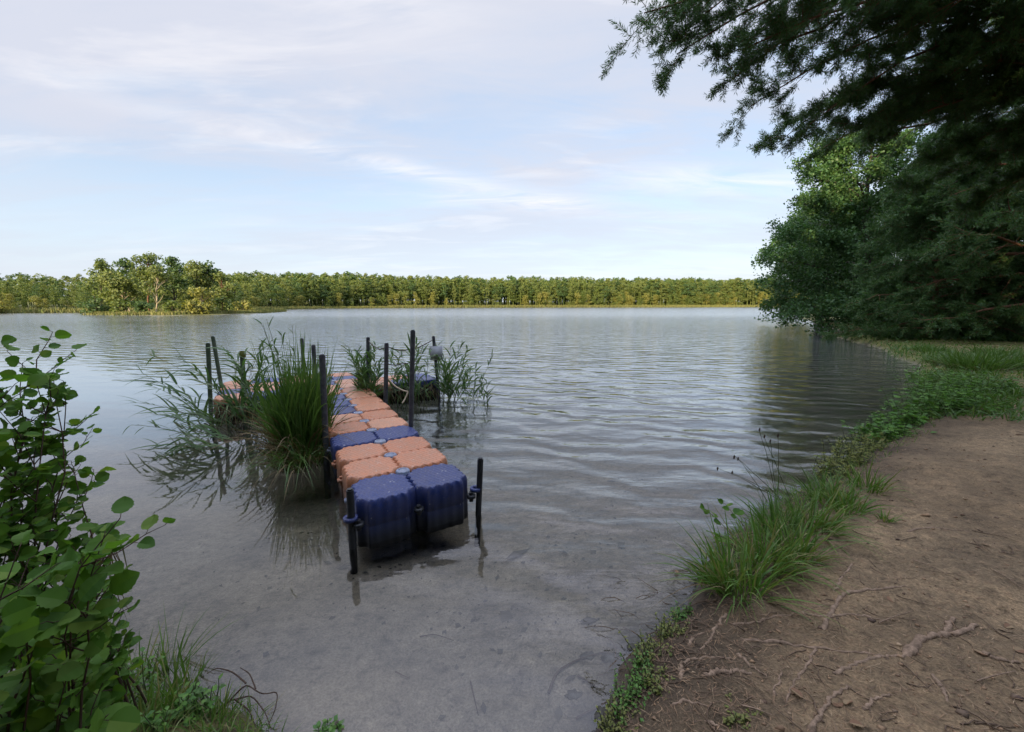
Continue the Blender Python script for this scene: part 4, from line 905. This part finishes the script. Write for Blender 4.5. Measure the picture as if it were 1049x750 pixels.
LT = [(172, 690, 46, .42, .05, 'tallest feathery grass standing against the water at the lower left', .006), (140, 700, 60, .3, .07, 'grass clump between the shrub and the tallest feathery grass', .006), (30, 715, 120, .3, .12, 'grass clump deepest in the left corner', .007), (195, 700, 50, .28, .05, 'feathery grass sprig standing nearest the open water, lower left', .004), (165, 690, 60, .22, .06, 'grass sprig between herb and upright blades', .005), (182, 718, 60, .34, .05, 'slim upright grass blades left of the bare twig', .008), (150, 735, 90, .2, .09, 'short grass clump at the lower left beside the alder leaves', .006), (215, 740, 70, .16, .08, 'short grass clump in front of the bare twig', .005), (60, 738, 120, .26, .12, 'grass clump under the alder shrub in the corner', .007), (110, 728, 90, .22, .1, 'grass clump between shrub foot and upright blades', .006)]
for i, (px, py, n, h, rad, lab, wd) in enumerate(LT):
    tuft('grass_tuft', lab, on_px(px, py, .1), n, h, rad, M['grass'], 740 + i, .35, wd, (.05, .5), 'grass tuft', 'grass tufts at the lower left', 5, .12)
for i, (px, py, h, lab) in enumerate([(142, 722, .30, 'thin herb with small leaves next to the upright blades'), (208, 728, .22, 'pale green herb right of the upright blades'), (175, 742, .14, 'low herb at the bottom edge, lower left'), (90, 742, .16, 'low herb under the alder shrub'), (125, 700, .2, 'herb at the water edge by the shrub')]):
    herb('small_herb', lab, on_px(px, py, .1), 16, h, .06, .03, 'herb', 760 + i, 'herb', 'small herbs at the lower left', 8)
herb('water_cress', 'tiny green plant standing in the water at the bottom edge', gz(337, 745, .0), 12, .06, .05, .03, 'herb', 780, 'herb', None, 6)
def twig_thing(name, label, base, lines, rad, mat, cat='twig', smooth=True):
    b = np.asarray(base, float); g = Geo()
    for L in lines:
        L = np.asarray(L, float) - b
        t = np.linspace(0, 1, len(L)); tt = np.linspace(0, 1, len(L) * 4); Q = np.column_stack([np.interp(tt, t, L[:, k]) for k in range(3)])
        K = np.vstack([Q[:1], (Q[:-2] + 2 * Q[1:-1] + Q[2:]) / 4, Q[-1:]]); K = np.vstack([K[:1], (K[:-2] + 2 * K[1:-1] + K[2:]) / 4, K[-1:]])
        tube(g, K, np.linspace(rad, rad * .4, len(K)), 6)
    o = g.build(name, M[mat], smooth=smooth); o.location = b; return tag(o, label, cat)
G = lambda x, y, z: gz(x, y, z)
twig_thing('bare_twig', 'dark leafless twig curling over the water at lower left', G(222, 735, .1), [
    [G(215, 738, .08), G(235, 718, .14), G(252, 700, .18), G(268, 712, .16), G(285, 708, .12), G(282, 728, .08), G(275, 742, .04)],
    [G(235, 718, .14), G(258, 712, .12), G(272, 730, .08), G(278, 748, .03)], [G(252, 700, .18), G(238, 688, .2), G(222, 684, .2), G(212, 690, .18)], [G(240, 716, .14), G(256, 728, .10), G(262, 745, .05)], [G(262, 706, .17), G(256, 690, .2), G(246, 684, .21)]], .004, 'twig')
# ------------------------------------------------------------------ exposed roots and litter on the sand
def root(label, pts, rad, z=.0):
    P = [on_px(x, y, .33) for x, y in pts]; P = np.array(P); t = np.linspace(0, 1, len(P)); tt = np.linspace(0, 1, len(P) * 6)
    Q = np.column_stack([np.interp(tt, t, P[:, k]) for k in range(2)])
    for _ in range(3): Q = np.vstack([Q[:1], (Q[:-2] + 2 * Q[1:-1] + Q[2:]) / 4, Q[-1:]])
    r = np.random.default_rng(int(pts[0][0] * 7 + pts[0][1])); Q[1:-1] += r.normal(size=Q[1:-1].shape) * .004
    zq = hfun(Q[:, 0], Q[:, 1]) + rad * .05 + z + r.normal(size=len(Q)) * rad * .15; zq[0] -= rad * 1.2; zq[-1] -= rad * .8
    g = Geo(); rr = rad * np.linspace(1, .45, len(Q)) * (1 + .22 * r.normal(size=len(Q))); tube(g, np.column_stack([Q, zq]), np.maximum(rr, rad * .25), 8)
    o = g.build('tree_root', M['root'], smooth=True); return tag(o, label, 'root', 'pine roots laid bare on the bank')
ROOTS = [('long thick root with a kink on the bare sand at lower right', [(928, 672), (945, 655), (965, 651), (985, 648), (1003, 640)], .021), ('short knobbly branch of the kinked root', [(968, 650), (972, 640), (978, 632)], .015),
    ('forked root running down from the grass row', [(842, 645), (852, 625), (862, 610), (880, 606), (905, 604), (932, 601)], .013), ('short stub root pointing up at the grass row', [(855, 606), (862, 592), (874, 577)], .012),
    ('smooth stubby root end near the bank lip', [(722, 692), (735, 689), (752, 688), (770, 691)], .016), ('hooked root curling over the bank lip', [(698, 695), (697, 682), (706, 676), (725, 674), (756, 675)], .011),
    ('straight slanting root below the hooked one', [(755, 670), (768, 682), (786, 694)], .008), ('long thin root trailing across the sand at lower centre', [(760, 655), (800, 658), (835, 664), (870, 668), (905, 671)], .010),
    ('root at the bottom edge rising into the sand', [(830, 750), (842, 728), (855, 712), (872, 700)], .012), ('second root strand joining the kinked root', [(855, 690), (880, 678), (905, 673), (930, 672)], .011),
    ('thin root below the upright stub at the bank', [(792, 712), (798, 698), (801, 686)], .006), ('low dark root at the bottom left of the bank', [(690, 722), (705, 718), (728, 724)], .008), ('slanted dark root on the bank foot', [(722, 738), (735, 745), (745, 752)], .009),
    ('thin wandering root towards the grass row', [(750, 640), (780, 636), (815, 628), (850, 618)], .006), ('faint root ridge on the right side of the sand', [(955, 690), (965, 705), (972, 720)], .010)]
ROOTS += [('root snaking out from under the nearest sedge clump', [(745, 628), (735, 640), (728, 655), (716, 668)], .009), ('pale root crossing the forked root', [(820, 628), (850, 632), (880, 630), (912, 636)], .008), ('buried root showing between the kinked root and the right edge', [(1005, 668), (1020, 676), (1047, 680)], .012),
    ('short root beside the bottom dead leaves', [(884, 728), (896, 716), (915, 712)], .009), ('upright broken root at the bank lip', [(706, 662), (712, 652), (722, 648)], .010), ('root strand sloping from the long thin root to the bottom', [(835, 664), (828, 682), (812, 700), (806, 720)], .008), ('thin root high on the sand path', [(930, 545), (960, 540), (995, 545)], .008)]
for a in ROOTS: root(*a)
def rootlets():
    r = np.random.default_rng(66); g = Geo(); p = scatter_bank(230, r, smin=.02)
    for x, y in p:
        f = math.hypot(x, y)
        if f > 5: continue
        a = r.uniform(0, 6.28); n = 7; L = r.uniform(.06, .28); an = a + np.cumsum(r.normal(size=n) * .35); st = np.column_stack([np.cos(an), np.sin(an)]) * L / n; Q = np.array([x, y]) + np.cumsum(st, 0)
        z = hfun(Q[:, 0], Q[:, 1]) + .003 + .01 * np.sin(np.linspace(0, 3.1, n)) * r.uniform(-.4, 1.); tube(g, np.column_stack([Q, z]), np.linspace(.0035, .0012, n) * r.uniform(.5, 1.3), 5, False)
    p = np.array([[1.02 + r.normal() * .25, 2.1 + r.normal() * .22] for _ in range(80)])
    for x, y in p:                                                        # washed-out tangle on the broken edge
        a = r.uniform(1.5, 5.2); n = 7; L = r.uniform(.08, .3); an = a + np.cumsum(r.normal(size=n) * .4); st = np.column_stack([np.cos(an), np.sin(an)]) * L / n; Q = np.array([x, y]) + np.cumsum(st, 0)
        z = np.maximum(hfun(Q[:, 0], Q[:, 1]), -.02) + .006 + .035 * np.sin(np.linspace(0, 3.1, n)) * r.uniform(0, 1.); tube(g, np.column_stack([Q, z]), np.linspace(.003, .001, n) * r.uniform(.5, 1.5), 5, False)
    tag(g.build('rootlets', M['root_dark']), 'tangle of thin rootlets washed bare along the bank', 'rootlets', kind='stuff')
r = np.random.default_rng(61)
def scatter_px(n, poly_fn, r):
    out = []
    while len(out) < n:
        x, y = r.uniform(640, 1049), r.uniform(430, 750)
        if poly_fn(x, y): out.append((x, y))
    return out
def scatter_bank(n, r, xr=(.6, 9), yr=(.7, 8.5), smin=.12, pw=1.0):
    out = np.zeros((0, 2))
    while len(out) < n:
        th = r.uniform(R(18), R(68), n * 3); d = np.exp(r.uniform(math.log(1.2), math.log(11), n * 3)); x, y = d * np.sin(th), d * np.cos(th); s = shore(x, y); k = (s > smin) & (s < 6); out = np.vstack([out, np.column_stack([x, y])[k]])
    return out[:n]
p = scatter_bank(15000, r); z = hfun(p[:, 0], p[:, 1]) + .003; a = r.uniform(0, 6.28, len(p)); d = np.stack([np.cos(a), np.sin(a), r.normal(size=len(p)) * .12], 1); g = Geo()
far_ = np.hypot(p[:, 0], p[:, 1]); quads(g, np.column_stack([p, z]), nrm(d), np.tile([[0, 0, 1.]], (len(p), 1)), r.uniform(.02, .075, len(p)), .0014 + .0006 * far_, .0)
tag(g.build('needle_litter', M['litter']), 'fallen brown pine needles strewn over the sand', 'needle litter', kind='stuff')
# tiny clods and bark crumbs
p = scatter_bank(2600, r); g = Geo(); z = hfun(p[:, 0], p[:, 1]); sz = np.exp(r.normal(size=len(p)) * .55) * .0026 * (1 + .22 * np.hypot(p[:, 0], p[:, 1]))
ico = np.array([[1, 0, 0], [-1, 0, 0], [0, 1, 0], [0, -1, 0], [0, 0, 1], [0, 0, -1]], float); icf = np.array([[0, 2, 4], [2, 1, 4], [1, 3, 4], [3, 0, 4], [2, 0, 5], [1, 2, 5], [3, 1, 5], [0, 3, 5]])
V = ico[None] * sz[:, None, None] * r.uniform(.5, 1.5, (len(p), 6, 1)) * np.array([1.3, 1, .6]); V = V + np.column_stack([p, z + sz * .2])[:, None]
g.add(V.reshape(-1, 3), (np.arange(len(p))[:, None, None] * 6 + icf[None]).reshape(-1, 3)); rootlets()
tag(g.build('soil_crumbs', M['litter']), 'crumbs of bark and earth on the sand', 'crumbs', kind='stuff')
LEAVES = [(822, 716, 'curled brown leaf lying at the bottom of the sand'), (866, 724, 'reddish dead leaf beside the bottom root'), (852, 722, 'dead leaf left of the reddish one'), (1036, 642, 'orange dead leaf at the right edge'), (997, 667, 'small dead leaf right of the kinked root'), (1040, 668, 'brown leaf low at the right edge'), (884, 745, 'dead leaf at the bottom edge'), (910, 612, 'dead leaf by the forked root'), (1015, 560, 'dead leaf up on the sand path'), (668, 585, 'yellow leaf floating by the bank')]
for i, (x, y, lab) in enumerate(LEAVES):
    b = on_px(x, y, .33) if i < 9 else gz(x + 25, y, .004); b = b + np.array([0, 0, .008]); g = Geo(); rr_ = np.random.default_rng(800 + i)
    a = rr_.uniform(0, 6.28); round_leaves(g, np.zeros((1, 3)), np.array([[math.cos(a), math.sin(a), .1]]), nrm(np.array([[rr_.normal() * .3, rr_.normal() * .3, 1.]])), np.array([.05]), .6, rr_); o = g.build('fallen_leaf', M['dead_leaf']); o.location = b; tag(o, lab, 'leaf', 'fallen leaves')
STICKS = [((735, 545), (752, 566), 'pale dry stalk leaning out of the grass row'), ((1018, 586), (1046, 604), 'short stick on the sand at the right'), ((900, 640), (935, 628), 'thin twig near the forked root'), ((935, 575), (970, 590), 'thin twig on the sand path'), ((1000, 700), (1040, 690), 'twig at the lower right of the sand'), ((760, 725), (790, 735), 'twig on the dark bank corner')]
for (x0, y0), (x1, y1), lab in STICKS:
    a, b = on_px(x0, y0, .3) + [0, 0, .012], on_px(x1, y1, .3) + [0, 0, .012]; twig_thing('dry_stick', lab, a, [[a, (a + b) / 2 + [0, 0, .006], b]], .004, 'root', 'stick')
# fine ground cover on the far turf and at the bank lip
def cover(label, n, seed, th, dr, smin, smax, h, w, mat='grass', name='grass'):
    r = np.random.default_rng(seed); out = np.zeros((0, 2))
    while len(out) < n:
        a = r.uniform(R(th[0]), R(th[1]), n * 3); d = np.exp(r.uniform(math.log(dr[0]), math.log(dr[1]), n * 3)); x, y = d * np.sin(a), d * np.cos(a); s = shore(x, y)
        k = (s > smin) & (s < smax) & (sines(x, y, .7, seed) + r.normal(size=len(x)) * .25 > -.12); out = np.vstack([out, np.column_stack([x, y])[k]])
    p = out[:n]; g = Geo(); f = np.hypot(p[:, 0], p[:, 1]); d = nrm(np.stack([r.normal(size=n) * .5, r.normal(size=n) * .5, np.ones(n)], 1))
    blades(g, np.column_stack([p, hfun(p[:, 0], p[:, 1]) - .01]), d, h * r.uniform(.4, 1.2, n), w * (1 + .06 * f), r.uniform(.1, .6, n), 2, r=r); tag(g.build(name, M[mat]), label, 'grass', kind='stuff')
cover('short green turf on the bank towards the pines', 16000, 811, (42, 64), (10.5, 42), .05, 14, .10, .012)
cover('grass fringe along the bank lip on the way to the alder', 2800, 815, (38, 54), (9, 34), -.1, 1.2, .34, .012, 'sedge')
cover('thin grass fringe along the bank lip', 1400, 812, (28, 48), (3.4, 11), -.05, .35, .12, .005)
cover('short grass at the lower left bank', 5200, 813, (-75, -30), (1.3, 3.2), -.03, 1.2, .15, .004)
cover('dark undergrowth of herbs under the trees', 9000, 814, (40, 62), (27, 44), 1.0, 16, .5, .05, 'tree_leaf', 'undergrowth')
# ------------------------------------------------------------------ in the shallows
def shallow():
    r = np.random.default_rng(95); n = 600; a = r.uniform(R(-40), R(22), n * 4); d = np.exp(r.uniform(math.log(1.4), math.log(5.5), n * 4)); x, y = d * np.sin(a), d * np.cos(a); s = shore(x, y); k = (s < -.12) & (sines(x, y, 1.7, 77) + r.normal(size=len(x)) * .2 > -.05)
    x, y = x[k][:n], y[k][:n]; n = len(x); g = Geo(); an = r.uniform(0, 6.28, n); dd = nrm(np.stack([np.cos(an), np.sin(an), r.normal(size=n) * .1], 1)); L = np.exp(r.normal(size=n) * .85) * .016
    quads(g, np.column_stack([x, y, hfun(x, y) + .006]), dd, nrm(np.stack([r.normal(size=n) * .2, r.normal(size=n) * .2, np.ones(n)], 1)), L, L * r.uniform(.15, .9, n), .1)
    tag(g.build('lake_debris', M['debris']), 'dark bits of leaf and bark on the pale lake bed', 'debris', kind='stuff')
shallow()
def bedpt(x, y, dz=.01):
    p = gz(x, y, -.15)
    for _ in range(4): p = gz(x, y, min(hz(p[0], p[1]), -.01))
    return p + [0, 0, dz]
for lab, L, rad in [('thin dark twig on the lake bed with a knob at its end', [(430, 654), (445, 651), (465, 658)], .004), ('waterlogged branch bending along the foot of the bank', [(562, 712), (570, 690), (592, 677), (625, 668)], .008), ('pale submerged stick reaching from the bank into the water', [(590, 738), (625, 720), (650, 704)], .006),
                    ('short dark stick lying on the lake bed near the bank', [(592, 694), (612, 706)], .006), ('upright-looking rotten stick in the shallows at the bottom', [(482, 700), (490, 735)], .005), ('small twig on the lake bed below the dock', [(405, 690), (420, 697)], .004)]:
    P = [bedpt(x, y, .012) for x, y in L]; twig_thing('sunken_stick', lab, P[0], [P], rad, 'twig', 'stick')
CL = [(602, 672, .035, 'mud clod at the end of the waterlogged branch'), (625, 674, .045, 'dark mud clod in the shallows left of the bank'), (650, 665, .05, 'largest mud clod against the bank foot'), (664, 688, .04, 'mossy clod under the cress'), (588, 712, .035, 'sunken clod beside the short stick'), (618, 735, .05, 'clod at the bottom edge by the bank'), (700, 622, .04, 'dark clod below the nearest sedge clump')]
for i, (x, y, sz, lab) in enumerate(CL):
    b = bedpt(x, y, .0); r = np.random.default_rng(820 + i); bm_v, F = [], []
    nu, nv = 14, 8; th = np.arange(nu) / nu * 2 * np.pi; ph = np.linspace(.05, np.pi - .05, nv); T_, P_ = np.meshgrid(th, ph); V = np.stack([np.sin(P_) * np.cos(T_), np.sin(P_) * np.sin(T_), np.cos(P_)], -1).reshape(-1, 3)
    V *= (1 + .6 * sines(V[:, 0] * 5 + i * 9, V[:, 1] * 3 + V[:, 2] * 2, 1.2, 3 + i))[:, None]; V *= sz * .8 * np.array([1.6, 1.1, .55]); i2, j2 = np.meshgrid(np.arange(nv - 1), np.arange(nu), indexing='ij'); k2 = (j2 + 1) % nu
    g = Geo(); g.add(V, np.stack([i2 * nu + j2, (i2 + 1) * nu + j2, (i2 + 1) * nu + k2, i2 * nu + k2], -1).reshape(-1, 4)); o = g.build('mud_clod', M['mud'], smooth=True); o.location = b; tag(o, lab, 'clod', 'mud clods at the bank foot')
